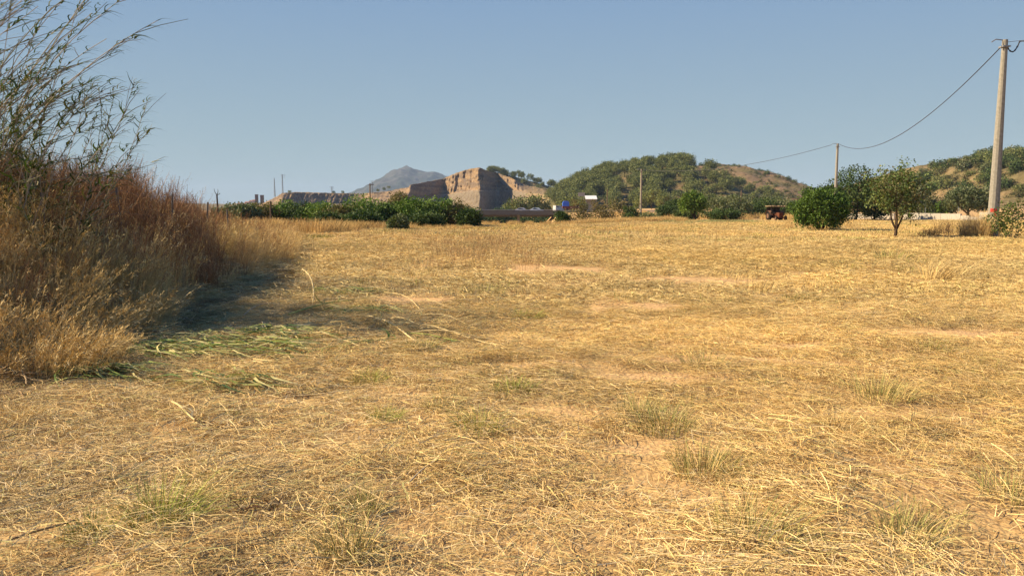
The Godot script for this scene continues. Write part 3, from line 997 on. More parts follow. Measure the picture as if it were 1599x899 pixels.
func make_trees() -> void:
	# the small tree standing in the mown field
	var p := on_ground(1398.0, 371.0)
	var t := thing("field_tree", "small slender tree with forked trunk and airy crown in the mown field", "tree", p)
	var mb := Mb.new()
	mb.col = Color(0.12, 0.085, 0.06)
	limb(mb, Vector3(0, -0.2, 0), Vector3(0.06, 0.55, 0), 0.10, 0.085, Vector3.ZERO)
	for f in [[-0.30, 1.55, 0.0, -0.10], [0.42, 1.65, 0.1, 0.05], [0.08, 1.7, -0.2, 0.0], [-0.1, 1.6, 0.25, 0.03]]:
		var e := Vector3(f[0], f[1], f[2])
		limb(mb, Vector3(0.05, 0.42, 0), e, 0.062, 0.034, Vector3(f[3], 0, 0))
		for k in 5:
			limb(mb, e - Vector3(0, rng.randf_range(0, 0.3), 0), e + Vector3(rng.randfn(f[0] * 1.2, 0.6), rng.randf_range(0.5, 1.7), rng.randfn(0, 0.6)), 0.028, 0.008, Vector3(0.05, 0, 0), 4)
	part(t, "trunk", mb.mesh(), M.bark)
	var pal := [Color(0.12, 0.165, 0.05), Color(0.09, 0.13, 0.04), Color(0.165, 0.20, 0.07), Color(0.15, 0.135, 0.06)]
	var c := part(t, "crown", crown(Vector3(3.1, 2.75, 2.9), 250, 20, 0.125, pal, 0.55, 0.25, -0.9), M.leafy)
	c.position = Vector3(0.03, 1.12, 0)
	# the round dense bush
	p = on_ground(1281.0, 360.0)
	t = thing("round_bush", "dense round bright green bush alone in the mown field", "bush", p)
	mb = Mb.new()
	mb.col = Color(0.10, 0.075, 0.05)
	for k in 5:
		var a := TAU * k / 5.0
		limb(mb, Vector3(cos(a) * 0.1, -0.15, sin(a) * 0.1), Vector3(cos(a) * 0.9, 1.5, sin(a) * 0.9), 0.07, 0.02, Vector3(0, 0.1, 0))
	part(t, "stem", mb.mesh(), M.bark)
	part(t, "foliage", crown(Vector3(3.75, 2.75, 3.5), 520, 30, 0.14, [Color(0.09, 0.15, 0.03), Color(0.07, 0.12, 0.025), Color(0.125, 0.185, 0.04)], 0.30, 0.55, -0.82), M.leafy).position.y = 0.14
	# dark leafy trees behind
	var D := "dark leafy trees behind the field"
	for a in [[1338.0, 266.0, 34.0, 103.0, "broad dark leafy tree whose ragged top rises above the others"], [1298.0, 284.0, 16.0, 100.0, "narrow dark tree behind the concrete pole and round bush"], [1366.0, 290.0, 24.0, 106.0, "dark leafy tree behind the slender field tree"], [1425.0, 288.0, 26.0, 118.0, "grey-green tree behind the airy crown of the slender tree"]]:
		var x := at(a[0], 325.0, a[3]).x
		var g := height(x, -a[3])
		var top: float = at(a[0], a[1], a[3]).y - g
		var w: float = a[2] * 2.0 * a[3] / F * 1.15
		t = thing("leafy_tree", a[4], "tree", Vector3(x, g, -a[3]), D)
		mb = Mb.new()
		mb.col = Color(0.11, 0.085, 0.06)
		limb(mb, Vector3(0, -0.3, 0), Vector3(0.1, top * 0.7, 0), 0.18, 0.06, Vector3(0.1, 0, 0))
		limb(mb, Vector3(0, 0.8, 0), Vector3(w * 0.3, top * 0.7, 0.3), 0.10, 0.03, Vector3(0.1, 0, 0))
		limb(mb, Vector3(0, 0.8, 0), Vector3(-w * 0.3, top * 0.7, -0.3), 0.10, 0.03, Vector3(-0.1, 0, 0))
		part(t, "trunk", mb.mesh(), M.bark)
		part(t, "crown", crown(Vector3(w, top * 0.95, w * 0.9), 380, 24, 0.25, P_OLIVE if a[0] > 1400.0 else P_DARK, 0.45, 0.4, -0.95), M.leafy).position.y = 0.12
	# the olive behind the wall
	var ox := at(1511.0, 325.0, 114.0).x
	t = thing("olive_tree", "wide silvery olive tree behind the low white wall", "tree", Vector3(ox, height(ox, -114.0), -114.0))
	mb = Mb.new()
	mb.col = Color(0.13, 0.11, 0.085)
	limb(mb, Vector3(0, -0.3, 0), Vector3(0.1, 2.2, 0), 0.24, 0.12, Vector3(0.15, 0, 0))
	limb(mb, Vector3(0, 0.9, 0), Vector3(1.7, 2.9, 0.4), 0.13, 0.04, Vector3(0.1, -0.1, 0))
	limb(mb, Vector3(0, 0.9, 0), Vector3(-1.7, 2.9, -0.3), 0.13, 0.04, Vector3(-0.1, -0.1, 0))
	part(t, "trunk", mb.mesh(), M.bark)
	part(t, "crown", crown(Vector3(6.9, 4.1, 5.5), 460, 26, 0.24, [Color(0.13, 0.155, 0.075), Color(0.09, 0.115, 0.052), Color(0.19, 0.205, 0.115)], 0.3, 0.5, -0.75), M.leafy).position.y = 0.75
	# small citrus-like tree
	var cx := at(1082.0, 325.0, 97.0).x
	t = thing("bright_tree", "bright green little tree on a short dark trunk at the field edge", "tree", Vector3(cx, height(cx, -97.0), -97.0))
	mb = Mb.new()
	mb.col = Color(0.09, 0.065, 0.05)
	limb(mb, Vector3(0.15, -0.2, 0), Vector3(0.2, 1.6, 0), 0.13, 0.06, Vector3(0.08, 0, 0))
	limb(mb, Vector3(0.15, 0.5, 0), Vector3(-0.7, 2.0, 0), 0.08, 0.03, Vector3(0, 0, 0))
	part(t, "trunk", mb.mesh(), M.bark)
	part(t, "crown", crown(Vector3(3.5, 2.6, 3.2), 260, 24, 0.20, P_BRIGHT, 0.3, 0.5, -0.8), M.leafy).position.y = 0.95
	# leafy bush by the near pole
	p = on_ground(1578.0, 373.0)
	t = thing("leafy_sapling", "loose dark-green leafy bush against the foot of the red-marked pole", "bush", p)
	mb = Mb.new()
	mb.col = Color(0.11, 0.085, 0.055)
	for k in 9:
		limb(mb, Vector3(rng.randfn(0, 0.1), -0.1, rng.randfn(0, 0.1)), Vector3(rng.randfn(0.05, 0.5), rng.randf_range(0.9, 1.8), rng.randfn(0, 0.4)), 0.02, 0.006, Vector3(0.05, 0, 0), 4)
	part(t, "stem", mb.mesh(), M.bark)
	part(t, "foliage", crown(Vector3(1.75, 1.95, 1.5), 120, 13, 0.11, [Color(0.085, 0.115, 0.03), Color(0.065, 0.09, 0.026), Color(0.13, 0.15, 0.045)], 0.6, 0.2, -0.95), M.leafy)
	# dead forked stick on the bank
	var s := at(338.0, 322.0, 30.0)
	s.y = height(s.x, s.z)
	t = thing("dead_trunk", "dead grey forked stick standing out of the rusty weeds", "dead tree", s)
	mb = Mb.new()
	mb.col = Color(0.13, 0.115, 0.10)
	var top := at(338.0, 303.0, 30.0).y - s.y
	limb(mb, Vector3(0, -0.2, 0), Vector3(0.02, top, 0), 0.05, 0.03, Vector3(0.02, 0, 0), 6)
	part(t, "trunk", mb.mesh(), M.bark)
	for f in [[-0.07, 0.22], [0.07, 0.20], [0.14, 0.05]]:
		var bm := Mb.new()
		bm.col = Color(0.15, 0.13, 0.12)
		limb(bm, Vector3(0.02, top - 0.03, 0), Vector3(f[0], top + f[1], 0.02), 0.016, 0.006, Vector3(f[0] * 0.4, 0, 0), 4)
		part(t, "fork", bm.mesh(), M.bark)

# ---------------------------------------------------------------- wall, shed, vehicles, town
func make_wall() -> void:
	var w := thing("low_wall", "long low whitewashed wall broken at one end, across the back of the field", "wall", Vector3(0, 0, 0))
	var px := 1323.0
	while px < 1548.0:
		var step := rng.randf_range(13.0, 17.0)
		var pa := at(px, 340.0, lerpf(116.0, 98.0, (px - 1323.0) / 225.0))
		var pb := at(px + step, 340.0, lerpf(116.0, 98.0, (px + step - 1323.0) / 225.0))
		var mp := (pa + pb) * 0.5
		var g := height(mp.x, mp.z)
		var ht := 0.86
		if px > 1500.0:
			ht = [0.62, 0.45, 1.1, 0.95, 0.9, 0.8][int((px - 1500.0) / 11.0) % 6]
		if not (px > 1395.0 and px < 1408.0):
			var mb := Mb.new()
			var k := rng.randf_range(0.92, 1.05)
			mb.col = Color(0.45 * k, 0.42 * k, 0.365 * k)
			mb.box(Vector3(mp.x, g + ht * 0.5 - 0.15, mp.z), Vector3(Vector2(pb.x - pa.x, pb.z - pa.z).length() - 0.03, ht + 0.3, 0.28 + rng.randf_range(-0.03, 0.03)), Basis(Vector3.UP, -atan2(pb.z - pa.z, pb.x - pa.x)))
			part(w, "panel", mb.mesh(), M.concrete)
		px += step
	for q in [1445.0, 1497.0, 1353.0]:
		var x := at(q, 340.0, 104.0).x
		var g := height(x, -104.0)
		var t := thing("thin_fence_post", "thin dark metal stake in front of the white wall", "fence post", Vector3(x, g, -104.0), "metal stakes before the wall")
		var mb := Mb.new()
		mb.tube(PackedVector3Array([Vector3(0, -0.2, 0), Vector3(0, 1.7, 0)]), PackedFloat32Array([0.03, 0.03]), 6)
		part(t, "stake", mb.mesh(), M.steel)
		var cp := Mb.new()
		cp.box(Vector3(0, 1.71, 0), Vector3(0.08, 0.04, 0.08))
		part(t, "cap", cp.mesh(), M.steel)
	# shed with a white roof at the foot of the wood
	var sd := 300.0
	var sx := at(923.0, 310.0, sd).x
	var sg: float = height(sx, -sd)
	var roof_y: float = at(923.0, 311.0, sd).y
	var s := thing("open_shed", "open shed with a white metal roof at the foot of the pine wood", "shed", Vector3(sx, sg, -sd))
	var hh := roof_y - sg
	var rf := Mb.new()
	rf.col = Color(0.62, 0.62, 0.60)
	rf.box(Vector3(0, hh + 0.7, 0), Vector3(4.6, 0.12, 4.2), Basis(Vector3(1, 0, 0), 0.35))
	part(s, "roof", rf.mesh(), M.paint)
	for k in 4:
		var po := Mb.new()
		po.col = Color(0.2, 0.18, 0.16)
		po.box(Vector3(-2.0 if k & 1 else 2.0, hh * 0.5 - 0.2, -1.6 if k & 2 else 1.6), Vector3(0.2, hh + (1.6 if k & 2 else 0.5), 0.2))
		part(s, "post", po.mesh(), M.paint)
	var bw := Mb.new()
	bw.col = Color(0.30, 0.28, 0.25)
	bw.box(Vector3(0, hh * 0.5, -1.85), Vector3(4.2, hh + 1.5, 0.15))
	part(s, "back_wall", bw.mesh(), M.paint)
	# billboard
	var bd := thing("road_sign_board", "grey back of a road sign board next to the white-roofed shed", "sign", Vector3(at(908.0, 310.0, 290.0).x, height(at(908.0, 310.0, 290.0).x, -290.0), -290.0))
	var by: float = at(908.0, 303.5, 290.0).y - bd.position.y
	var pn := Mb.new()
	pn.col = Color(0.30, 0.29, 0.26)
	pn.box(Vector3(0, by, 0), Vector3(2.6, 1.5, 0.12))
	part(bd, "panel", pn.mesh(), M.paint)
	for x in [-0.9, 0.9]:
		var po := Mb.new()
		po.col = Color(0.28, 0.28, 0.27)
		po.box(Vector3(x, by * 0.5 - 0.3, -0.12), Vector3(0.14, by + 0.6, 0.1))
		part(bd, "post", po.mesh(), M.paint)

func wheel(parent: Node3D, p: Vector3, r: float, w: float, axis_x := false) -> void:
	var h := Vector3(w * 0.5, 0, 0) if axis_x else Vector3(0, 0, w * 0.5)
	var mb := Mb.new()
	mb.col = Color(0.025, 0.024, 0.023)
	mb.tube(PackedVector3Array([p - h, p - h * 0.7, p + h * 0.7, p + h]), PackedFloat32Array([r * 0.85, r, r, r * 0.85]), 16)
	var t := part(parent, "wheel", mb.mesh(), M.rust)
	var rm := Mb.new()
	rm.col = Color(0.25, 0.16, 0.11)
	rm.tube(PackedVector3Array([p - h * 1.04, p + h * 1.04]), PackedFloat32Array([r * 0.5, r * 0.5]), 12)
	part(t, "rim", rm.mesh(), M.rust)

# a car body: side profile pushed across its width (z), with the roof narrower than the waist
func car_body(profile: Array, width: float, waist: float, tuck: float, col: Color) -> ArrayMesh:
	var mb := Mb.new()
	mb.col = col
	var l := PackedVector3Array()
	var r := PackedVector3Array()
	for q in profile:
		var w: float = width * 0.5 * (1.0 - (tuck if q[1] > waist else 0.0))
		l.push_back(Vector3(q[0], q[1], w))
		r.push_back(Vector3(q[0], q[1], -w))
	var k := l.size()
	for i in k:
		var j := (i + 1) % k
		mb.quad(l[i], l[j], r[j], r[i])
	var flat := PackedVector2Array()
	for q in profile:
		flat.push_back(Vector2(q[0], q[1]))
	var ids := Geometry2D.triangulate_polygon(flat)
	for i in range(0, ids.size(), 3):
		mb.tri(l[ids[i]], l[ids[i + 1]], l[ids[i + 2]])
		mb.tri(r[ids[i]], r[ids[i + 2]], r[ids[i + 1]])
	return mb.mesh()

func make_vehicles() -> void:
	for a in [[815.0, Color(0.62, 0.56, 0.52), "pale car crossing the bridge behind the parapet", 233.5], [838.0, Color(0.72, 0.72, 0.70), "white car on the bridge behind the parapet near the lorry", 235.0]]:
		var x := at(a[0], 326.0, a[3]).x
		var t := thing("car", a[2], "car", Vector3(x, 0.30, -a[3]), "cars on the bridge")
		part(t, "body", car_body([[-2.1, 0.3], [2.1, 0.3], [2.15, 0.75], [1.3, 0.92], [0.6, 1.45], [-0.9, 1.48], [-1.6, 1.05], [-2.1, 0.95]], 1.7, 1.0, 0.14, a[1]), M.paint)
		var gl := Mb.new()
		gl.col = Color(0.02, 0.025, 0.03)
		for s in [0.80, -0.80]:
			gl.quad(Vector3(1.0, 0.97, s), Vector3(-1.3, 1.05, s), Vector3(-0.85, 1.4, s * 0.93), Vector3(0.52, 1.38, s * 0.93))
		part(t, "window", gl.mesh(), M.glass)
		for k in 4:
			wheel(t, Vector3(1.3 if k & 1 else -1.3, 0.3, 0.75 if k & 2 else -0.75), 0.3, 0.2)
	# van
	var vx := at(872.0, 326.0, 234.0).x
	var v := thing("van", "grey-white van with dark windows ahead of the blue and red lorry", "van", Vector3(vx, 0.43, -234.0), "", 0.5)
	part(v, "body", car_body([[-1.5, 0.3], [1.4, 0.3], [1.45, 0.9], [1.05, 1.15], [0.55, 1.95], [-1.45, 2.0], [-1.5, 1.0]], 1.75, 1.16, 0.10, Color(0.42, 0.43, 0.43)), M.paint)
	var vg := Mb.new()
	for s in [0.80, -0.80]:
		vg.quad(Vector3(0.85, 1.2, s + signf(s) * 0.02), Vector3(-1.3, 1.2, s + signf(s) * 0.02), Vector3(-1.3, 1.8, s + signf(s) * 0.02), Vector3(0.5, 1.8, s + signf(s) * 0.02))
	part(v, "window", vg.mesh(), M.glass)
	var ws := Mb.new()
	ws.quad(Vector3(1.07, 1.2, 0.68), Vector3(1.07, 1.2, -0.68), Vector3(0.64, 1.9, -0.66), Vector3(0.64, 1.9, 0.66))
	part(v, "windscreen", ws.mesh(), M.glass)
	for k in 4:
		wheel(v, Vector3(0.95 if k & 1 else -0.95, 0.3, 0.8 if k & 2 else -0.8), 0.32, 0.2)
	# lorry: blue tank on a red body
	var lx := at(885.0, 326.0, 235.0).x
	var l := thing("lorry", "red lorry carrying a bright blue covered load on the road past the bridge", "lorry", Vector3(lx, 0.43, -235.0))
	var bd := Mb.new()
	bd.col = Color(0.20, 0.035, 0.03)
	bd.box(Vector3(0.5, 1.35, 0), Vector3(3.6, 0.9, 2.2))
	part(l, "bed", bd.mesh(), M.paint)
	var cb := part(l, "cab", car_body([[2.3, 0.6], [3.9, 0.6], [3.95, 1.5], [3.7, 2.3], [2.3, 2.3]], 2.1, 1.55, 0.06, Color(0.16, 0.03, 0.027)), M.paint)
	var wg := Mb.new()
	for s in [1.0, -1.0]:
		wg.quad(Vector3(2.6, 1.6, s * 1.06), Vector3(3.7, 1.6, s * 1.06), Vector3(3.55, 2.15, s * 1.02), Vector3(2.6, 2.15, s * 1.02))
	part(cb, "window", wg.mesh(), M.glass)
	var ld := Mb.new()
	ld.col = Color(0.035, 0.14, 0.62)
	var prof := PackedVector2Array([Vector2(-1.0, 1.8), Vector2(-1.0, 2.9), Vector2(-0.75, 3.3), Vector2(-0.35, 3.45), Vector2(0.35, 3.45), Vector2(0.75, 3.3), Vector2(1.0, 2.9), Vector2(1.0, 1.8)])
	for i in prof.size():
		var j := (i + 1) % prof.size()
		ld.quad(Vector3(prof[i].x - 0.3, prof[i].y, 1.0), Vector3(prof[j].x - 0.3, prof[j].y, 1.0), Vector3(prof[j].x - 0.3, prof[j].y, -1.0), Vector3(prof[i].x - 0.3, prof[i].y, -1.0))
	for i in range(1, prof.size() - 1):
		for z in [1.0, -1.0]:
			ld.tri(Vector3(prof[0].x - 0.3, prof[0].y, z), Vector3(prof[i].x - 0.3, prof[i].y, z), Vector3(prof[i + 1].x - 0.3, prof[i + 1].y, z))
	part(l, "covered_load", ld.mesh(), M.paint)
	for k in 6:
		wheel(l, Vector3([-0.9, 0.2, 3.1][k % 3], 0.45, 0.95 if k > 2 else -0.95), 0.45, 0.3)
	# old tractor under a canopy
	var tp := at(1212.0, 343.0, 104.0)
	tp.y = height(tp.x, tp.z)
	var t := thing("old_tractor", "rusty old tractor under a flat canopy at the field's far edge", "tractor", tp, "", 0.12)
	var eng := Mb.new()
	eng.col = Color(0.20, 0.085, 0.05)
	eng.box(Vector3(0.05, 0.75, 0.75), Vector3(0.55, 0.6, 1.3))
	eng.box(Vector3(0.05, 0.55, -0.4), Vector3(0.7, 0.55, 1.2))
	eng.box(Vector3(0.05, 0.32, 1.35), Vector3(1.3, 0.12, 0.12))
	part(t, "body", eng.mesh(), M.rust)
	for s in [-1.0, 1.0]:
		wheel(t, Vector3(0.05 + s * 0.85, 0.58, -0.5), 0.66, 0.36, true)
		wheel(t, Vector3(0.05 + s * 0.68, 0.30, 1.35), 0.34, 0.2, true)
		var fe := Mb.new()
		fe.col = Color(0.42, 0.25, 0.18)
		var fp := PackedVector3Array()
		for k in 7:
			var a := lerpf(0.2, PI - 0.2, k / 6.0)
			fp.push_back(Vector3(0.05 + s * 0.85, 0.58 + sin(a) * 0.74, -0.5 + cos(a) * 0.74))
		for k in 6:
			fe.quad(fp[k] - Vector3(0.24, 0, 0), fp[k] + Vector3(0.24, 0, 0), fp[k + 1] + Vector3(0.24, 0, 0), fp[k + 1] - Vector3(0.24, 0, 0))
		part(t, "mudguard", fe.mesh(), M.rust)
		for z in [-1.0, 0.35]:
			var po := Mb.new()
			po.col = Color(0.09, 0.075, 0.065)
			po.box(Vector3(0.05 + s * 0.95, 1.25, z), Vector3(0.07, 1.2, 0.07))
			part(t, "canopy_post", po.mesh(), M.rust)
	var grl := Mb.new()
	grl.col = Color(0.11, 0.10, 0.085)
	grl.box(Vector3(0.05, 1.42, 0.33), Vector3(1.8, 0.06, 0.05))
	grl.box(Vector3(0.05, 1.02, 0.33), Vector3(1.8, 0.25, 0.05))
	grl.box(Vector3(0.05, 1.25, -0.98), Vector3(1.8, 1.0, 0.04))
	part(t, "guard", grl.mesh(), M.rust)
	var ro := Mb.new()
	ro.col = Color(0.52, 0.42, 0.28)
	ro.box(Vector3(0.05, 1.88, -0.3), Vector3(2.25, 0.09, 1.7), Basis(Vector3(0, 0, 1), -0.04))
	for k in 7:
		ro.box(Vector3(-0.9 + k * 0.3, 1.95 + rng.randf_range(-0.02, 0.04), 0.1 + rng.randf_range(-0.3, 0.3)), Vector3(0.4, 0.1, 0.8), Basis(Vector3(0, 1, 0), rng.randf()))
	part(t, "canopy", ro.mesh(), M.rust)
	var seat := Mb.new()
	seat.col = Color(0.03, 0.03, 0.03)
	seat.box(Vector3(0.05, 0.95, -0.35), Vector3(0.5, 0.12, 0.45))
	seat.box(Vector3(0.05, 1.15, -0.58), Vector3(0.5, 0.4, 0.08))
	part(t, "seat", seat.mesh(), M.rust)

func make_town() -> void:
	var cols := [Color(0.52, 0.48, 0.42), Color(0.50, 0.42, 0.36), Color(0.58, 0.55, 0.52), Color(0.46, 0.35, 0.29)]
	var labels := ["cream", "pinkish", "white", "brick-coloured"]
	var where := [[367, 319, 6, 4], [374, 318, 5, 5], [380, 318, 7, 4], [386, 316, 6, 6], [392, 314, 5, 6], [397, 313, 5, 7], [362, 321, 6, 3], [371, 322, 7, 3], [383, 321, 7, 4], [391, 320, 6, 4]]
	var beside := ["on the far town's outer edge", "by the town's low end", "in the middle of the far town", "with the tallest wall of the lower row", "next below the two towers", "right under the two dark towers", "lowest of the upper town", "in the town's lower row at its outer edge", "in the middle of the town's lower row", "at the lower row's end by the cliff"]
	for k in where.size():
		var q: Array = where[k]
		var d := 1060.0 + 9.0 * k
		var foot := at(q[0], q[1] + q[3], d)
		var w: float = q[2] * d / F
		var h: float = q[3] * d / F
		var t := thing("town_house", "%s far house %s" % [labels[k % 4], beside[k].replace("right under", "just under")], "house", foot - Vector3(0, 6.0, 0), "far town houses")
		var mb := Mb.new()
		mb.col = cols[k % 4]
		mb.box(Vector3(0, (h + 6.0) * 0.5, 0), Vector3(w, h + 6.0, w))
		part(t, "wall", mb.mesh(), M.concrete)
		var rf := Mb.new()
		rf.col = Color(0.33, 0.17, 0.11)
		var a := Vector3(-w * 0.54, h + 6.0, w * 0.54)
		var b := Vector3(w * 0.54, h + 6.0, w * 0.54)
		var c := Vector3(w * 0.54, h + 6.0, -w * 0.54)
		var e := Vector3(-w * 0.54, h + 6.0, -w * 0.54)
		var r0 := Vector3(-w * 0.5, h + 7.3, 0)
		var r1 := Vector3(w * 0.5, h + 7.3, 0)
		rf.quad(a, b, r1, r0)
		rf.quad(c, e, r0, r1)
		rf.tri(a, r0, e)
		rf.tri(b, c, r1)
		part(t, "roof", rf.mesh(), M.concrete)
		for i in 2:
			var wi := Mb.new()
			wi.col = Color(0.05, 0.05, 0.06)
			wi.box(Vector3((i - 0.5) * w * 0.45, h * 0.55 + 6.0, w * 0.5), Vector3(w * 0.16, h * 0.3, 0.1))
			part(t, "window", wi.mesh(), M.paint)
	for q in [[400.5, 304, 4, "taller"], [409.0, 305, 4.5, "broader"]]:
		var d := 900.0
		var foot := at(q[0], 316.0, d)
		var top: float = at(q[0], q[1], d).y - foot.y
		var w: float = q[2] * d / F
		var t := thing("stone_tower", "%s of the two dark square towers above the far town" % q[3], "tower", foot - Vector3(0, 8, 0), "towers of the far town")
		var mb := Mb.new()
		mb.col = Color(0.14, 0.12, 0.11)
		mb.box(Vector3(0, (top + 8.0) * 0.5, 0), Vector3(w, top + 8.0, w))
		part(t, "shaft", mb.mesh(), M.concrete)
		var cr := Mb.new()
		cr.col = Color(0.12, 0.105, 0.095)
		cr.box(Vector3(0, top + 8.2, 0), Vector3(w * 1.12, 0.5, w * 1.12))
		part(t, "cornice", cr.mesh(), M.concrete)
	# pale tank house and a long flat roof behind the tractor
	var hx := at(1237.0, 312.0, 330.0)
	var t := thing("pale_house", "small pale house with a low roof behind the round bush", "house", Vector3(hx.x, height(hx.x, hx.z) - 0.5, hx.z))
	var hy := hx.y - t.position.y
	var mb := Mb.new()
	mb.col = Color(0.62, 0.55, 0.45)
	mb.box(Vector3(0, hy * 0.5, 0), Vector3(3.6, hy + 0.9, 3.5))
	part(t, "wall", mb.mesh(), M.concrete)
	var rf := Mb.new()
	rf.col = Color(0.34, 0.27, 0.22)
	rf.box(Vector3(0.4, hy + 0.6, 0), Vector3(6.0, 0.25, 4.4), Basis(Vector3(0, 0, 1), -0.05))
	part(t, "roof", rf.mesh(), M.concrete)
	var vx := at(1243.0, 301.0, 620.0)
	var vi := thing("viaduct", "long dark flat viaduct deck beyond the bare hill's end", "viaduct", Vector3(vx.x, 0, -620.0))
	var dk := Mb.new()
	dk.col = Color(0.13, 0.12, 0.12)
	dk.box(Vector3(8.0, vx.y, 0), Vector3(50.0, 0.9, 9.0))
	part(vi, "deck", dk.mesh(), M.concrete)
	for k in 4:
		var pr := Mb.new()
		pr.col = Color(0.26, 0.24, 0.22)
		pr.box(Vector3(-12.0 + k * 14.0, vx.y * 0.5 - 2.4, 0), Vector3(1.4, vx.y + 4.0, 5.0))
		part(vi, "pier", pr.mesh(), M.concrete)

# ---------------------------------------------------------------- reeds
const REED_LEAF := [Color(0.075, 0.105, 0.032), Color(0.055, 0.08, 0.026), Color(0.11, 0.14, 0.045), Color(0.20, 0.18, 0.08)]
const REED_STEM := [Color(0.32, 0.265, 0.20), Color(0.26, 0.21, 0.165), Color(0.38, 0.32, 0.23), Color(0.22, 0.20, 0.11)]

func reed_leaf(mb: Mb, o: Vector3, dir: Vector3, ln: float, w: float) -> void:
	var side := dir.cross(Vector3(rng.randfn(0, 0.3), 1, rng.randfn(0, 0.3))).normalized()
	var pts := PackedVector3Array()
	for k in 5:
		var t := k / 4.0
		pts.push_back(o + dir * ln * t - Vector3(0, 0.38 * ln * t * t, 0) + side * 0.03 * sin(t * 5.0))
	mb.blade(pts, w, side, 0.08)

func reed(base: Vector3, tip: Vector3, bow: Vector3, r0: float, leafiness: float, dense_low: float, label: String) -> void:
	var t := thing("giant_reed", label, "reed", base, "reeds of the bank thicket")
	var st := Mb.new()
	var lf := Mb.new()
	st.col = tone(REED_STEM)
	var pts := PackedVector3Array()
	var rad := PackedFloat32Array()
	var v := tip - base
	for i in 13:
		var s := i / 12.0
		pts.push_back(v * s + bow * (s * s - s) + Vector3(rng.randfn(0, 0.008), 0, rng.randfn(0, 0.008)))
		rad.push_back(lerpf(r0, 0.004, pow(s, 0.8)))
	pts[0].y -= 0.15
	st.tube(pts, rad, 5)
	var ln := v.length()
	var count := int(ln * 6.0 * leafiness)
	for k in count:
		var s := rng.randf_range(0.12, 1.0)
		if rng.randf() < dense_low:
			s = rng.randf_range(0.08, 0.5)
		var f := s * 12.0
		var i := mini(int(f), 11)
		var o := pts[i].lerp(pts[i + 1], f - i)
		var up := (pts[i + 1] - pts[i]).normalized()
		var a := rng.randf() * TAU
		var out := (Vector3(cos(a), 0.15, sin(a)) + Vector3(0.35, 0, 0) + up * rng.randf_range(0.4, 1.1)).normalized()
		lf.col = tone(REED_LEAF)
		reed_leaf(lf, o, out, rng.randf_range(0.25, 0.52), rng.randf_range(0.018, 0.034))
	for k in 9:
		lf.col = tone(REED_LEAF)
		var end := (pts[12] - pts[10]).normalized()
		reed_leaf(lf, pts[12] - end * rng.randf_range(0.0, 0.5), (end + Vector3(rng.randfn(0.3, 0.35), rng.randfn(-0.05, 0.3), rng.randfn(0, 0.35))).normalized(), rng.randf_range(0.18, 0.36), rng.randf_range(0.013, 0.022))
	# side twigs that end in small tufts of leaves
	for k in int(ln * 1.9):
		var s := rng.randf_range(0.3, 0.97)
		var f := s * 12.0
		var i := mini(int(f), 11)
		var o := pts[i].lerp(pts[i + 1], f - i)
		var up := (pts[i + 1] - pts[i]).normalized()
		var dir := (up + Vector3(rng.randfn(0.22, 0.32), rng.randfn(0, 0.15), rng.randfn(0, 0.32))).normalized()
		var tl := rng.randf_range(0.25, 0.75)
		st.col = tone(REED_STEM)
		st.tube(PackedVector3Array([o, o + dir * tl * 0.5, o + dir * tl + Vector3(0.03, -0.03, 0)]), PackedFloat32Array([0.0055, 0.0045, 0.003]), 3, false)
		if rng.randf() < 0.62:
			for q in rng.randi_range(3, 6):
				lf.col = tone(REED_LEAF)
				var d2 := (dir + Vector3(rng.randfn(0.25, 0.4), rng.randfn(-0.1, 0.35), rng.randfn(0, 0.4))).normalized()
				reed_leaf(lf, o + dir * tl * rng.randf_range(0.7, 1.0), d2, rng.randf_range(0.14, 0.32), rng.randf_range(0.013, 0.024))
	part(t, "stem", st.mesh(), M.stem)
	part(t, "leaves", lf.mesh(), M.leafy)

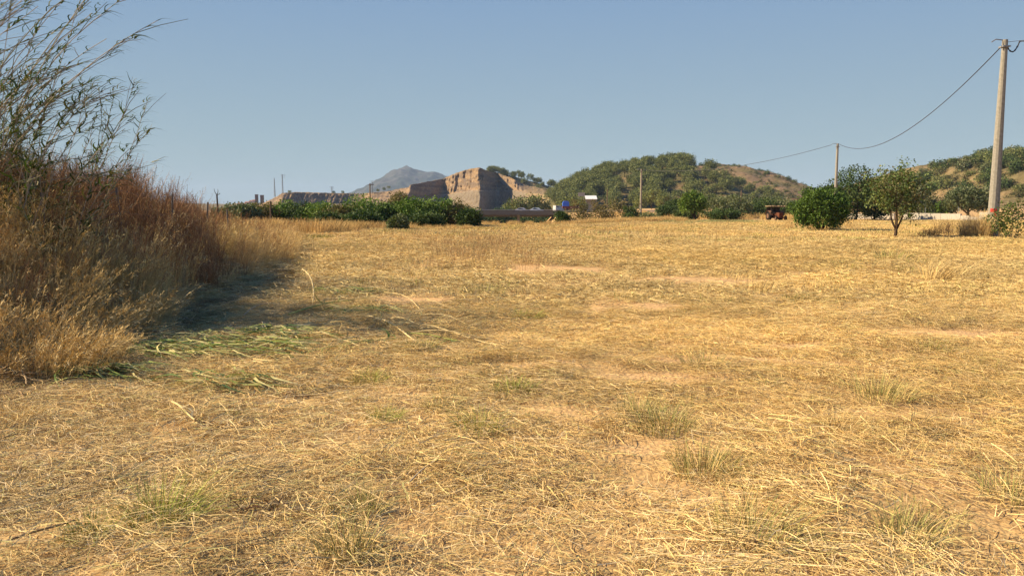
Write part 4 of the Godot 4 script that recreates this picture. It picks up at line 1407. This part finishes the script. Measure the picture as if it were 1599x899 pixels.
func make_reeds() -> void:
	# tall reeds, leaning with the wind; [tip px, tip y, base px, depth]
	var tall := [[185, -10, 62, 10.6], [236, 30, 60, 10.9], [160, -60, 40, 11.2], [120, -30, 20, 10.4], [95, -10, 0, 11.5], [100, -70, -20, 10.8], [60, -20, -50, 11.0], [45, 10, -60, 10.2], [20, -40, -80, 11.6], [130, 20, 25, 11.9], [80, 40, -10, 10.0], [150, 60, 45, 11.4], [30, 60, -70, 10.7], [200, 55, 70, 11.8], [10, -10, -100, 11.0], [70, -90, -60, 12.0], [175, -50, 15, 12.2], [55, 85, -15, 9.9], [-10, 30, -110, 10.5], [110, 100, 30, 10.3]]
	for a in tall:
		var b := at(a[2] - 78.0, 395.0, a[3])
		b.y = height(b.x, b.z)
		var tip := at(a[0] + 14.0, a[1], a[3] + rng.randf_range(-0.6, 0.6))
		reed(b, tip, Vector3(1.2 + rng.randfn(0, 0.35), -0.75, rng.randfn(0, 0.3)), rng.randf_range(0.010, 0.014), 0.40, 0.7, "tall thin reed leaning with the wind in the bank thicket")
	# lower, leafier shoots about their feet
	var low := []
	for k in 50:
		low.append([rng.randf_range(-60, 170), rng.randf_range(110, 300), rng.randf_range(-90, 105), rng.randf_range(9.4, 12.2)])
	low.append_array([[196, 172, 110, 10.4], [232, 203, 140, 10.8], [190, 250, 95, 10.2], [205, 262, 120, 10.6], [160, 225, 105, 10.0]])
	for a in low:
		var b := at(a[2], 395.0, a[3])
		b.y = height(b.x, b.z)
		var tip := at(a[0], a[1], a[3] + rng.randf_range(-0.5, 0.5))
		reed(b, tip, Vector3(0.6 + rng.randfn(0, 0.3), -0.45, rng.randfn(0, 0.25)), rng.randf_range(0.007, 0.011), 2.0, 0.35, "short leafy green reed shoot at the foot of the tall reeds")
	for k in 54:
		var x := rng.randf_range(-13.5, -8.3)
		var z := -rng.randf_range(8.5, 17.5)
		var b := Vector3(x, height(x, z), z)
		reed(b, b + Vector3(rng.randf_range(0.4, 1.6), rng.randf_range(1.6, 2.9) if x > 0.66 * z else rng.randf_range(2.4, 4.4), rng.randfn(0, 0.4)), Vector3(-0.2, 0.15, 0), 0.011, 2.4, 0.3, "leafy reed deep inside the thicket on top of the bank")
	# wire fence through the thicket
	var fence := thing("wire_fence", "old wire fence half hidden in the weeds of the bank", "fence", Vector3.ZERO)
	var tops: Array[Vector3] = []
	for k in 6:
		var d := 7.5 + k * 2.6
		var x: float = lin(FOOT, d) - 1.5
		var g := height(x, -d)
		var mb := Mb.new()
		mb.col = Color(0.15, 0.13, 0.115)
		mb.tube(PackedVector3Array([Vector3(x, g - 0.3, -d), Vector3(x + rng.randfn(0, 0.04), g + 1.05, -d)]), PackedFloat32Array([0.022, 0.02]), 6)
		part(fence, "post", mb.mesh(), M.stem)
		tops.append(Vector3(x, g, -d))
	for lvl in [0.3, 0.65, 1.0]:
		var pts := PackedVector3Array()
		var rad := PackedFloat32Array()
		for k in tops.size() - 1:
			for q in 4:
				pts.push_back(tops[k].lerp(tops[k + 1], q / 4.0) + Vector3(0, lvl - 0.05 * sin(q / 4.0 * PI), 0))
				rad.push_back(0.0025)
		var mb := Mb.new()
		mb.col = Color(0.12, 0.115, 0.11)
		mb.tube(pts, rad, 4)
		part(fence, "wire", mb.mesh(), M.stem)

# ---------------------------------------------------------------- cut reeds on the ground
func make_cut_reeds() -> void:
	var pale := Color(0.60, 0.47, 0.23)
	var green := Color(0.30, 0.31, 0.09)
	# [px0, y0, px1, y1, thickness, green?, label]
	var list := [
		[450, 498, 582, 463, 0.011, true, "cut green reed with its leaves still on, lying across the straw"],
		[464, 434, 486, 486, 0.012, false, "pale dry cane propped on the weeds above the green cut reed"],
		[572, 503, 668, 549, 0.013, false, "thick pale cane crossing the other cut canes"],
		[556, 500, 640, 532, 0.010, false, "short pale cane beside the thick crossing one"],
		[600, 512, 786, 546, 0.008, false, "long thin pale cane reaching out over the mown field"],
		[640, 528, 800, 538, 0.007, false, "thin straight cane with its end farthest out in the field"],
		[430, 520, 478, 552, 0.011, false, "bent pale cane at the edge of the green leaf litter"],
		[408, 512, 440, 534, 0.008, false, "short dry cane end beside the bent pale cane"],
		[478, 530, 562, 545, 0.008, false, "yellow cane lying flat between the cut leaves and the canes"],
		[536, 540, 560, 551, 0.009, false, "stubby yellow cane end in the straw"],
		[576, 404, 596, 418, 0.014, false, "pale broken stick near the end of the bank weeds"],
		[489, 398, 492, 420, 0.016, false, "upright pale broken cane at the foot of the bank weeds"],
		[170, 484, 268, 498, 0.008, false, "thin bleached cane lying out of the leaning dry grass"],
		[268, 640, 304, 672, 0.008, false, "short straw-coloured stick alone in the trampled straw"],
		[600, 462, 664, 500, 0.006, false, "thin curved stalk past the green cut reed's tip"],
		[640, 770, 700, 722, 0.005, false, "thin grey stalk slanting in the foreground straw"],
		[10, 868, 118, 838, 0.006, false, "dark brown stalk half buried in the foreground straw"],
		[380, 500, 470, 470, 0.006, false, "faded stalk in the shade beside the green cut reed"],
	]
	for k in 20:
		var cx := rng.randf_range(395.0, 660.0)
		var cy := 555.0 - (cx - 395.0) * 0.18 + rng.randf_range(-32.0, 22.0)
		list.append([cx, cy, cx + rng.randf_range(30.0, 110.0), cy + rng.randf_range(-16.0, 22.0), rng.randf_range(0.004, 0.008), k % 4 == 0, "thin green-yellow stalk in the loose litter of cut reeds" if k % 4 == 0 else "thin pale stalk in the loose litter of cut reeds"])
	for q in list:
		var a := on_ground(q[0], q[1])
		var b := on_ground(q[2], q[3])
		a.y = height(a.x, a.z) + 0.07
		b.y = height(b.x, b.z) + 0.09
		if q[6].contains("upright"):
			b = a
			a = b + Vector3(0.01, 0.42, 0.02)
			b.y -= 0.1
		elif q[6].contains("propped"):
			a = b + (a - b) * 0.5 + Vector3(0, 0.35, 0)
		var t := thing("cut_reed", q[6], "reed stalk", a, "cut reeds on the ground")
		var st := Mb.new()
		st.col = green if q[5] else pale * rng.randf_range(0.8, 1.05)
		if q[6].contains("brown"):
			st.col = Color(0.12, 0.08, 0.05)
		elif q[6].contains("grey") or q[6].contains("faded"):
			st.col = Color(0.36, 0.29, 0.19)
		var pts := PackedVector3Array()
		var rad := PackedFloat32Array()
		var v := b - a
		var sd := Vector3(-v.z, 0, v.x) * rng.randf_range(-0.06, 0.06) * clampf(v.length() - 0.5, 0.0, 1.0)
		for i in 8:
			var s := i / 7.0
			pts.push_back(v * s + sd * sin(s * PI) + Vector3(0, 0.05 * minf(v.length(), 1.0) * sin(s * PI * 1.7) * (0.3 if v.length() < 0.9 else 1.0), 0))
			rad.push_back(q[4] * 1.1 * lerpf(1.0, 0.6, s))
		st.tube(pts, rad, 6)
		part(t, "stem", st.mesh(), M.stem)
		if q[6].contains("upright") or v.length() < 0.4:
			continue
		var lf := Mb.new()
		for k in (16 if q[5] else 5):
			var i := rng.randi_range(0, 6)
			lf.col = tone([Color(0.10, 0.145, 0.04), Color(0.18, 0.22, 0.06), Color(0.07, 0.105, 0.035)]) if q[5] else tone(STRAW)
			var d2 := (v.normalized() * -0.6 + Vector3(rng.randfn(0, 0.6), rng.randf_range(0.0, 0.3), rng.randfn(0.3, 0.6))).normalized()
			reed_leaf(lf, pts[i], d2, rng.randf_range(0.18, 0.4), rng.randf_range(0.012, 0.024))
		part(t, "leaves", lf.mesh(), M.leafy)
	# heaps of cut green leaves
	var heaps := [[232, 548, 0.75, "heap of cut green reed leaves at the shady foot of the dry grass"], [330, 540, 0.7, "dark green heap of cut leaves beside the shaded straw"], [385, 548, 0.6, "blue-green heap of cut leaves near the bent pale cane"], [430, 528, 0.5, "loose olive heap of cut leaves under the cane ends"], [345, 606, 0.35, "small tuft of cut green leaves out on the straw"], [160, 588, 0.4, "thin scatter of cut green leaves at the edge of the seedy grass"], [548, 460, 0.5, "dark leafy heap at the tip of the green cut reed"], [560, 490, 0.5, "yellow-green heap of leaves between cut reed and pale canes"], [290, 556, 0.5, "yellowish green cut leaves between the two darker heaps"]]
	for q in heaps:
		var o := on_ground(q[0], q[1])
		var mb := Mb.new()
		for k in 110:
			var a := rng.randf() * TAU
			var r: float = q[2] * sqrt(rng.randf())
			mb.col = tone([Color(0.12, 0.18, 0.045), Color(0.22, 0.27, 0.065), Color(0.08, 0.125, 0.045), Color(0.36, 0.36, 0.12), Color(0.52, 0.45, 0.20), Color(0.46, 0.40, 0.17)], 0.2)
			var f := rng.randfn(0.15, 0.45)
			var dir := Vector3(cos(f), rng.randf_range(0.0, 0.22), sin(f)) * (1.0 if rng.randf() < 0.5 else -1.0)
			dir.y = absf(dir.y)
			reed_leaf(mb, Vector3(cos(a) * r * 1.3, 0.05 + rng.randf() * 0.09, sin(a) * r * 0.7), dir, rng.randf_range(0.25, 0.55), rng.randf_range(0.014, 0.028))
		var t := thing("leaf_heap", q[3], "cut leaves", o, "heaps of cut leaves")
		part(t, "foliage", mb.mesh(), M.leafy)

# ---------------------------------------------------------------- tufts in the field
func make_tufts() -> void:
	# [px, y, width in m, height, kind 0 green / 1 olive / 2 gold, label]
	var list := [
		[748, 672, 0.34, 0.15, 0, "bright green grass tuft alone in the middle of the near straw"],
		[575, 596, 0.36, 0.13, 0, "yellow-green grass tuft below the long cut canes"],
		[262, 812, 0.34, 0.20, 0, "pale green grass tuft in the trampled foreground straw"],
		[1098, 738, 0.38, 0.20, 1, "olive tuft with dark reddish base between two bare strips"],
		[1378, 622, 0.46, 0.20, 1, "broad olive tuft just behind the largest bare soil patch"],
		[1040, 668, 0.44, 0.19, 1, "wide olive and straw tuft behind a strip of bare soil"],
		[1000, 648, 0.36, 0.16, 1, "low olive tuft next to the wide one"],
		[1456, 548, 0.50, 0.15, 1, "flat dull green tuft at the end of a bare streak"],
		[1470, 438, 0.85, 0.55, 2, "tall leaning yellow-green bunch of uncut grass"],
		[1098, 572, 0.45, 0.17, 1, "greyish tuft in the open straw behind the wide tufts"],
		[802, 612, 0.36, 0.13, 0, "thin light green tuft behind the bright green one"],
		[540, 868, 0.26, 0.16, 1, "thin olive tuft at the very front"],
		[1180, 838, 0.42, 0.20, 1, "straggling olive tuft among long bright straws"],
		[1310, 672, 0.34, 0.15, 2, "brown dry tuft in front of the largest bare patch"],
		[1420, 838, 0.30, 0.15, 1, "dull green tuft among the flattened pale straws"],
		[822, 498, 0.50, 0.15, 0, "small bright green tuft far behind the near ones"],
		[755, 458, 0.8, 0.18, 1, "faint olive tuft before the thin standing weeds"],
		[1250, 471, 0.55, 0.14, 1, "small dark tuft in the middle of the field"],
		[655, 545, 0.40, 0.12, 0, "light green patch of grass under the cane ends"],
		[600, 655, 0.25, 0.10, 0, "very low green tuft between the two bright ones"],
		[1585, 778, 0.36, 0.16, 1, "olive tuft beside the stretch of flattened straw"],
		[1395, 405, 1.1, 0.35, 1, "dull green bunch of uncut grass before the slender tree"],
		[140, 838, 0.22, 0.12, 0, "sparse green tuft beside the dark buried stalk"],
		[560, 800, 0.26, 0.14, 1, "wispy straw-green tuft in the near straw"],
		[690, 640, 0.26, 0.12, 1, "wispy olive tuft beside the bright green one"],
		[1180, 452, 0.8, 0.20, 2, "yellow dry bunch in the middle distance"],
		[272, 640, 0.34, 0.12, 2, "dark matted clump by the short straw-coloured stick"],
		[18, 658, 0.4, 0.16, 2, "dark tangled clump beside the seedy dry grass"],
	]
	for q in list:
		var o := on_ground(q[0], q[1])
		var pal: Array = [[Color(0.25, 0.31, 0.05), Color(0.33, 0.37, 0.07), Color(0.40, 0.39, 0.10), Color(0.18, 0.23, 0.04)], [Color(0.23, 0.24, 0.075), Color(0.31, 0.30, 0.10), Color(0.40, 0.35, 0.14), Color(0.17, 0.165, 0.055)], GOLD][q[4]]
		var t := thing("grass_tuft", q[5], "grass tuft", o, "grass tufts in the field")
		var near: float = clampf(-o.z / 6.0, 1.0, 4.0)
		var lean := Vector3(0.75, 0, 0) if q[5].contains("leaning") else Vector3(0.12, 0, 0)
		part(t, "blades", grass_clump(q[2] * 0.5, int(330.0 / sqrt(near)), q[3] * 0.55, q[3] * 1.4, 0.0045 * near, 1.05, lean + Vector3(rng.randfn(0, 0.12), 0, rng.randfn(0, 0.12)), pal + ([] if q[4] == 0 else [STRAW[1]]), 0), M.straw)
	# a few dark broken twigs
	for q in [[432, 802, "dark reddish broken twig in the foreground straw"], [386, 806, "short forked brown twig beside the reddish broken one"]]:
		var o := on_ground(q[0], q[1])
		var mb := Mb.new()
		mb.col = Color(0.10, 0.05, 0.035)
		limb(mb, Vector3(-0.06, 0.0, 0), Vector3(0.07, 0.06, 0.02), 0.005, 0.003, Vector3(0, 0.02, 0), 5)
		limb(mb, Vector3(0.0, 0.03, 0), Vector3(0.03, 0.10, -0.02), 0.004, 0.002, Vector3(0, 0, 0), 5)
		limb(mb, Vector3(-0.02, 0.03, 0), Vector3(-0.06, 0.09, 0.02), 0.004, 0.002, Vector3(0, 0, 0), 5)
		var t := thing("broken_twig", q[2], "twig", o)
		part(t, "wood", mb.mesh(), M.stem)
	# dry weeds and yellow grass by the near pole
	for q in [[1462, 371, 0.55, 0.62, false, "brown end of the dry weed patch facing the slender tree"], [1480, 372, 0.5, 0.95, false, "tall rusty middle of the dry weed patch"], [1497, 372, 0.5, 0.75, false, "dark brown weed clump next to the yellow grass"], [1515, 371, 0.55, 0.95, true, "pale yellow grass clump beside the brown weeds"], [1533, 371, 0.6, 1.15, true, "tall yellow grass clump in the middle of the pole's grass"], [1549, 370, 0.6, 1.2, true, "yellow grass clump hiding the foot of the red-marked pole"], [1444, 371, 0.4, 0.45, false, "low brown weed clump at the tip of the dry patch"]]:
		var o := on_ground(q[0], q[1])
		var t := thing("dry_clump", q[5], "dry grass", o, "dry plants by the red-marked pole")
		for k in 5:
			var g: ArrayMesh
			if q[4]:
				g = grass_clump(0.3, 110, q[3] * 0.6, q[3] * 1.35, 0.014, 0.4, Vector3(0.1, 0, 0), [Color(0.60, 0.44, 0.19), Color(0.66, 0.50, 0.24), Color(0.52, 0.36, 0.14)], 4)
			else:
				g = weed_clump(11, q[3] * 0.6, q[3] * 1.3, [Color(0.17, 0.10, 0.055), Color(0.22, 0.135, 0.07), Color(0.12, 0.075, 0.045)], 26, 0.035)
			var c := part(t, "stalks", g, M.weed)
			c.position = Vector3(rng.randf_range(-0.35, 0.35), 0, rng.randf_range(-0.4, 0.4))
	# the seedy grass in front of the reeds
	var names := ["seedy dry grass clump leaning out over the straw", "thick golden grass clump beneath the reeds", "tall seedy grass clump at the dark foot of the reeds", "bent dry grass clump with drooping heads above the shaded straw", "straw-yellow grass clump at the frame edge of the thicket", "low seedy grass clump at the edge of the cut leaves", "dense golden grass clump between the bent one and the reeds", "rustling dry grass clump before the rusty weeds", "upright golden grass clump with feathery heads", "short dry grass clump at the border of the mown straw"]
	var spots := [[205, 520, 0.9, 0.55], [60, 560, 0.95, 0.15], [20, 520, 1.2, 0.1], [170, 540, 0.9, 0.6], [-30, 580, 1.1, 0.15], [140, 575, 0.65, 0.45], [110, 530, 1.1, 0.3], [250, 500, 0.7, 0.5], [70, 500, 1.25, 0.2], [30, 590, 0.7, 0.25], [-80, 560, 1.2, 0.2], [185, 500, 0.95, 0.4], [100, 585, 0.7, 0.35], [-20, 540, 1.2, 0.12]]
	names.append_array(["tall dry grass clump just outside the reeds' shade", "matted seedy grass clump behind the leaning ones", "pale short grass clump in front of the golden ones", "big golden grass clump under the lowest reed leaves"])
	for k in spots.size():
		var q: Array = spots[k]
		var o := on_ground(q[0], q[1])
		var t := thing("seedy_grass", names[k], "dry grass", o, "seedy dry grass before the reeds")
		for i in 3:
			var c := part(t, "stalks", grass_clump(0.24, 105, q[2] * 0.3, q[2] * rng.randf_range(0.62, 1.0), 0.0055, 0.4, Vector3(q[3] * rng.randf_range(0.5, 1.5), 0, rng.randf_range(-0.1, 0.25)), GOLD, 10), M.weed)
			c.position = Vector3(rng.randf_range(-0.25, 0.25), -0.02, rng.randf_range(-0.2, 0.2))

# ---------------------------------------------------------------- straw on the field
var bare := []

func make_straw() -> void:
	var near: Array = []
	for k in 6:
		near.append(straw_patch(0.30, 210, 0.03, 0.20, 0.0030, 0.06, 1.6, STRAW))
	for k in 3:
		near.append(straw_patch(0.26, 190, 0.05, 0.30, 0.0032, 0.15, 0.9, STRAW))      # heaps
	for k in 2:
		near.append(grass_clump(0.2, 60, 0.03, 0.11, 0.004, 0.5, Vector3(0.1, 0, 0), STRAW, 0))   # stubble
	near.append(grass_clump(0.16, 70, 0.04, 0.12, 0.004, 0.5, Vector3(0.1, 0, 0), GREENISH, 0))
	near.append(straw_patch(0.34, 46, 0.25, 0.62, 0.0040, 0.06, 0.30, [STRAW[0], STRAW[3], STRAW[0]]))   # long bright straws, flattened
	scatter_straw(near, 1.6, 13.0, 40.0, 1.0, 0)
	var dull := [Color(0.61, 0.46, 0.205), Color(0.57, 0.415, 0.17), Color(0.52, 0.37, 0.15), Color(0.45, 0.31, 0.13), Color(0.50, 0.41, 0.17)]
	var mid: Array = []
	for k in 5:
		mid.append(straw_patch(0.5, 170, 0.05, 0.20, 0.008, 0.08, 1.6, dull))
	for k in 2:
		mid.append(straw_patch(0.42, 150, 0.06, 0.24, 0.008, 0.18, 1.3, dull))
	for k in 2:
		mid.append(grass_clump(0.35, 80, 0.05, 0.16, 0.009, 0.5, Vector3(0.1, 0, 0), dull, 0))
	mid.append(grass_clump(0.3, 70, 0.05, 0.16, 0.009, 0.5, Vector3(0.1, 0, 0), GREENISH, 0))
	scatter_straw(mid, 12.5, 36.0, 11.0, 1.0, 1)
	var far: Array = []
	for k in 4:
		far.append(straw_patch(0.9, 230, 0.06, 0.22, 0.015, 0.10, 1.6, dull))
	for k in 2:
		far.append(grass_clump(0.7, 90, 0.08, 0.24, 0.02, 0.5, Vector3(0.1, 0, 0), dull, 0))
	far.append(grass_clump(0.6, 80, 0.08, 0.24, 0.02, 0.5, Vector3(0.1, 0, 0), GREENISH, 0))
	scatter_straw(far, 35.0, 101.0, 2.6, 1.0, 2)

func scatter_straw(meshes: Array, d0: float, d1: float, density: float, size: float, tier: int) -> void:
	var places := []
	var tints := []
	for k in meshes.size():
		places.append([])
		tints.append(PackedColorArray())
	var wide := 0.76
	var area := wide * (d1 * d1 - d0 * d0) + 5.0 * (d1 - d0)
	var count := int(area * density)
	for i in count:
		var d := sqrt(lerpf(d0 * d0, d1 * d1, rng.randf()))
		var x := rng.randf_range(-wide * d - 2.5, wide * d + 2.5)
		var z := -d
		var b := bank_share(x, z)
		if b > 0.25 or d > 77.0 + 20.0 * smoothstep(4.0, 16.0, x):
			continue
		var keep := cover_at(x, z)
		if rng.randf() > keep:
			continue
		var kind := rng.randi() % meshes.size()
		var green_at := n_low.get_noise_2d(x * 5.0 + 300.0, z * 5.0)
		if tier == 0 and kind >= 6 and kind <= 8 and n_mid.get_noise_2d(x * 0.9, z * 0.9 + 80.0) < 0.0:
			kind = rng.randi() % 6
		if tier == 0 and kind == 12 and not (x > 0.35 * d and d < 6.5):
			kind = rng.randi() % 6 if rng.randf() < 0.8 else kind
		if (tier == 0 and kind == 11) or (tier == 1 and kind == 9) or (tier == 2 and kind == 6):
			if green_at < 0.05:
				kind = rng.randi() % 4
		var turn := n_dir.get_noise_2d(x, z) * 5.0 + rng.randfn(0.0, 0.7)
		var s := size * rng.randf_range(0.75, 1.25)
		var bs := Basis(Vector3.UP, turn).scaled(Vector3(s, s * rng.randf_range(0.7, 1.3), s))
		places[kind].append(Transform3D(bs, Vector3(x, height(x, z) - 0.004, z)))
		var v := 1.02 + 0.20 * n_mid.get_noise_2d(x * 0.8 + 9.0, z * 0.8) + 0.30 * n_mid.get_noise_2d(x * 0.12 + 40.0, z * 0.45) + rng.randf_range(-0.14, 0.14)
		var warm := n_low.get_noise_2d(x * 3.0 - 70.0, z * 3.0) * 0.14
		tints[kind].push_back(Color(v * (1.0 + warm * 0.4), v, v * (1.0 - warm)))
	var nm: String = ["straw", "mown_straw", "far_straw"][tier]
	var lb: String = ["loose dry straw and stubble covering the near ground", "mown dry straw over the middle of the field", "dry stubble over the far half of the field"][tier]
	for k in meshes.size():
		stuff(nm, lb, "straw", meshes[k], M.straw, places[k], tints[k])

# ---------------------------------------------------------------- weeds and grass of the bank
func make_bank_cover() -> void:
	var rust := []
	for k in 4:
		rust.append(weed_clump(9, 0.55, 0.95, RUST, 44, 0.020))
	var gold := []
	for k in 3:
		gold.append(grass_clump(0.22, 75, 0.35, 0.85, 0.006, 0.35, Vector3(0.22, 0, 0.04), GOLD, 7))
	var litter := []
	for k in 3:
		litter.append(straw_patch(0.5, 90, 0.15, 0.5, 0.007, 0.14, 1.3, [Color(0.36, 0.26, 0.12), Color(0.28, 0.19, 0.09), Color(0.45, 0.33, 0.16), Color(0.20, 0.13, 0.065)]))
	var all: Array = rust + gold + litter
	var places := []
	var tints := []
	for k in all.size():
		places.append([])
		tints.append(PackedColorArray())
	for i in 8200:
		var d := 4.0 + 70.0 * pow(rng.randf(), 1.5)
		var x: float = lin(FOOT, d) + 0.4 - rng.randf_range(0.0, 9.5 + d * 0.1)
		if x < -0.80 * d - 3.5:
			continue
		var b := bank_share(x, -d)
		var kind := 0
		var sel := n_low.get_noise_2d(x * 9.0, d * 5.0) + rng.randfn(0.0, 0.16)
		if b < 0.06:
			kind = 7 + rng.randi() % 3
		else:
			var rusty := -0.12 + 0.40 * smoothstep(0.4, 1.0, b) - 0.3 * smoothstep(17.0, 28.0, d)
			if sel < rusty:
				kind = rng.randi() % 4
			else:
				kind = 4 + rng.randi() % 3
			if rng.randf() < 0.2:
				kind = 7 + rng.randi() % 3
			if d < 9.0 and kind > 3 and kind < 7 and rng.randf() < 0.5:
				kind = 7 + rng.randi() % 3
		var size := rng.randf_range(0.8, 1.25)      # how tall and wide the clump is
		size *= lerpf(0.55, 1.0, smoothstep(0.02, 0.3, b)) if kind < 7 else 1.0
		size *= lerpf(1.0, 0.72, smoothstep(16.0, 30.0, d))
		if d < 9.5 and kind < 7:
			size *= 0.75
		places[kind].append(Transform3D(Basis(Vector3.UP, rng.randf_range(-0.6, 0.6)).scaled(Vector3(size, size * rng.randf_range(0.85, 1.2), size)), Vector3(x, height(x, -d) - 0.02, -d)))
		var v := rng.randf_range(0.8, 1.2)
		tints[kind].push_back(Color(v, v * rng.randf_range(0.95, 1.05), v))
	for k in all.size():
		stuff(["rusty_weeds", "dry_grass", "dead_litter"][0 if k < 4 else (1 if k < 7 else 2)], ["rusty brown dry weeds covering the bank", "golden dry grass covering the bank", "matted dead stalks between the bank's plants"][0 if k < 4 else (1 if k < 7 else 2)], ["weeds", "grass", "dead stalks"][0 if k < 4 else (1 if k < 7 else 2)], all[k], M.weed, places[k], tints[k])

# ---------------------------------------------------------------- uncut grass along the far edge
func make_fringe() -> void:
	var far := []
	for k in 3:
		far.append(grass_clump(0.6, 110, 0.35, 0.85, 0.022, 0.35, Vector3(0.15, 0, 0), [Color(0.48, 0.33, 0.13), Color(0.54, 0.39, 0.17), Color(0.40, 0.27, 0.10)], 3))
	var pl := [[], [], []]
	var tn := [PackedColorArray(), PackedColorArray(), PackedColorArray()]
	var put := func(x: float, d: float, s: float) -> void:
		var k := rng.randi() % 3
		pl[k].append(Transform3D(Basis(Vector3.UP, rng.randf() * 0.8).scaled(Vector3.ONE * s), Vector3(x, height(x, -d), -d)))
		var v := rng.randf_range(0.85, 1.15)
		tn[k].push_back(Color(v, v * rng.randf_range(0.96, 1.03), v))
	for i in 900:      # the far edge of the field
		var px := rng.randf_range(560.0, 1070.0)
		var d := rng.randf_range(71.0, 77.0) + 16.0 * smoothstep(870.0, 1000.0, px)
		if px > 735.0 and px < 870.0 and n_low.get_noise_1d(px * 3.0) < 0.10:
			continue
		if px < 740.0:
			if n_low.get_noise_1d(px * 4.0) < 0.0:
				continue
			d = rng.randf_range(57.0, 63.0)
		put.call(at(px, 335.0, d).x, d, rng.randf_range(0.5, 1.15) * (0.75 if px > 900.0 else (0.55 if px > 740.0 else 0.45)))
	for q in [[455, 50.0, 5.0, 1.25], [545, 55.0, 2.2, 0.95], [600, 60.0, 3.0, 0.8], [490, 52.0, 2.0, 0.9], [400, 48.0, 4.0, 1.0]]:     # mounds of yellow grass before the shrubs
		for i in 46:
			var x := at(q[0], 340.0, q[1]).x + rng.randfn(0.0, q[2] * 0.33)
			put.call(x, q[1] + rng.randfn(0, 1.0), q[3] * rng.randf_range(0.6, 1.1))
	for i in 420:      # dry slopes behind the edge, about the concrete pole and the tractor
		var px := rng.randf_range(1000.0, 1290.0)
		var d := rng.randf_range(104.0, 175.0)
		put.call(at(px, 335.0, d).x, d, rng.randf_range(0.6, 1.3))
	for i in 260:      # foot of the bridge ramp
		var px := rng.randf_range(868.0, 1010.0)
		var d := rng.randf_range(110.0, 215.0)
		put.call(at(px, 335.0, d).x, d, rng.randf_range(0.8, 1.6))
	for i in 130:      # before the wall and under the round bush
		var px := rng.randf_range(1230.0, 1330.0)
		var d := rng.randf_range(56.0, 100.0)
		put.call(at(px, 345.0, d).x, d, rng.randf_range(0.3, 0.75))
	for k in 3:
		stuff("uncut_grass", "uncut yellow grass along the far edge of the field", "grass", far[k], M.weed, pl[k], tn[k])
	var weeds := grass_clump(0.5, 90, 0.08, 0.32, 0.03, 0.7, Vector3(0.05, 0, 0), [Color(0.20, 0.24, 0.09), Color(0.27, 0.29, 0.13), Color(0.36, 0.33, 0.15)], 0)
	var wp := []
	var wt := PackedColorArray()
	for i in 110:
		var d := rng.randf_range(80.0, 95.0)
		var x := at(rng.randf_range(1035.0, 1190.0), 345.0, d).x
		var s := rng.randf_range(0.6, 1.3)
		wp.append(Transform3D(Basis(Vector3.UP, rng.randf() * TAU).scaled(Vector3.ONE * s), Vector3(x, height(x, -d), -d)))
		wt.push_back(Color(1, 1, 1) * rng.randf_range(0.8, 1.15))
	stuff("green_weeds", "low pale green weeds about the bright green little tree", "weeds", weeds, M.straw, wp, wt)
	# thin standing weeds in the middle of the field
	var thin := grass_clump(0.5, 46, 0.15, 0.5, 0.010, 0.3, Vector3(0.08, 0, 0), [Color(0.40, 0.25, 0.12), Color(0.34, 0.20, 0.10), Color(0.46, 0.33, 0.16)], 3)
	var tp := []
	var tt := PackedColorArray()
	for i in 330:
		var px := rng.randfn(745.0, 60.0)
		var d := rng.randf_range(19.0, 40.0)
		if i > 200:
			px = rng.randf_range(530.0, 1000.0)
			d = rng.randf_range(25.0, 80.0)
		var x := at(px, 380.0, d).x
		if bank_share(x, -d) > 0.1:
			continue
		var s := rng.randf_range(0.4, 0.95)
		tp.append(Transform3D(Basis(Vector3.UP, rng.randf() * TAU).scaled(Vector3.ONE * s), Vector3(x, height(x, -d), -d)))
		var v := rng.randf_range(0.85, 1.15)
		tt.push_back(Color(v, v, v))
	stuff("standing_weeds", "thin reddish weeds still standing in the mown field", "weeds", thin, M.weed, tp, tt)
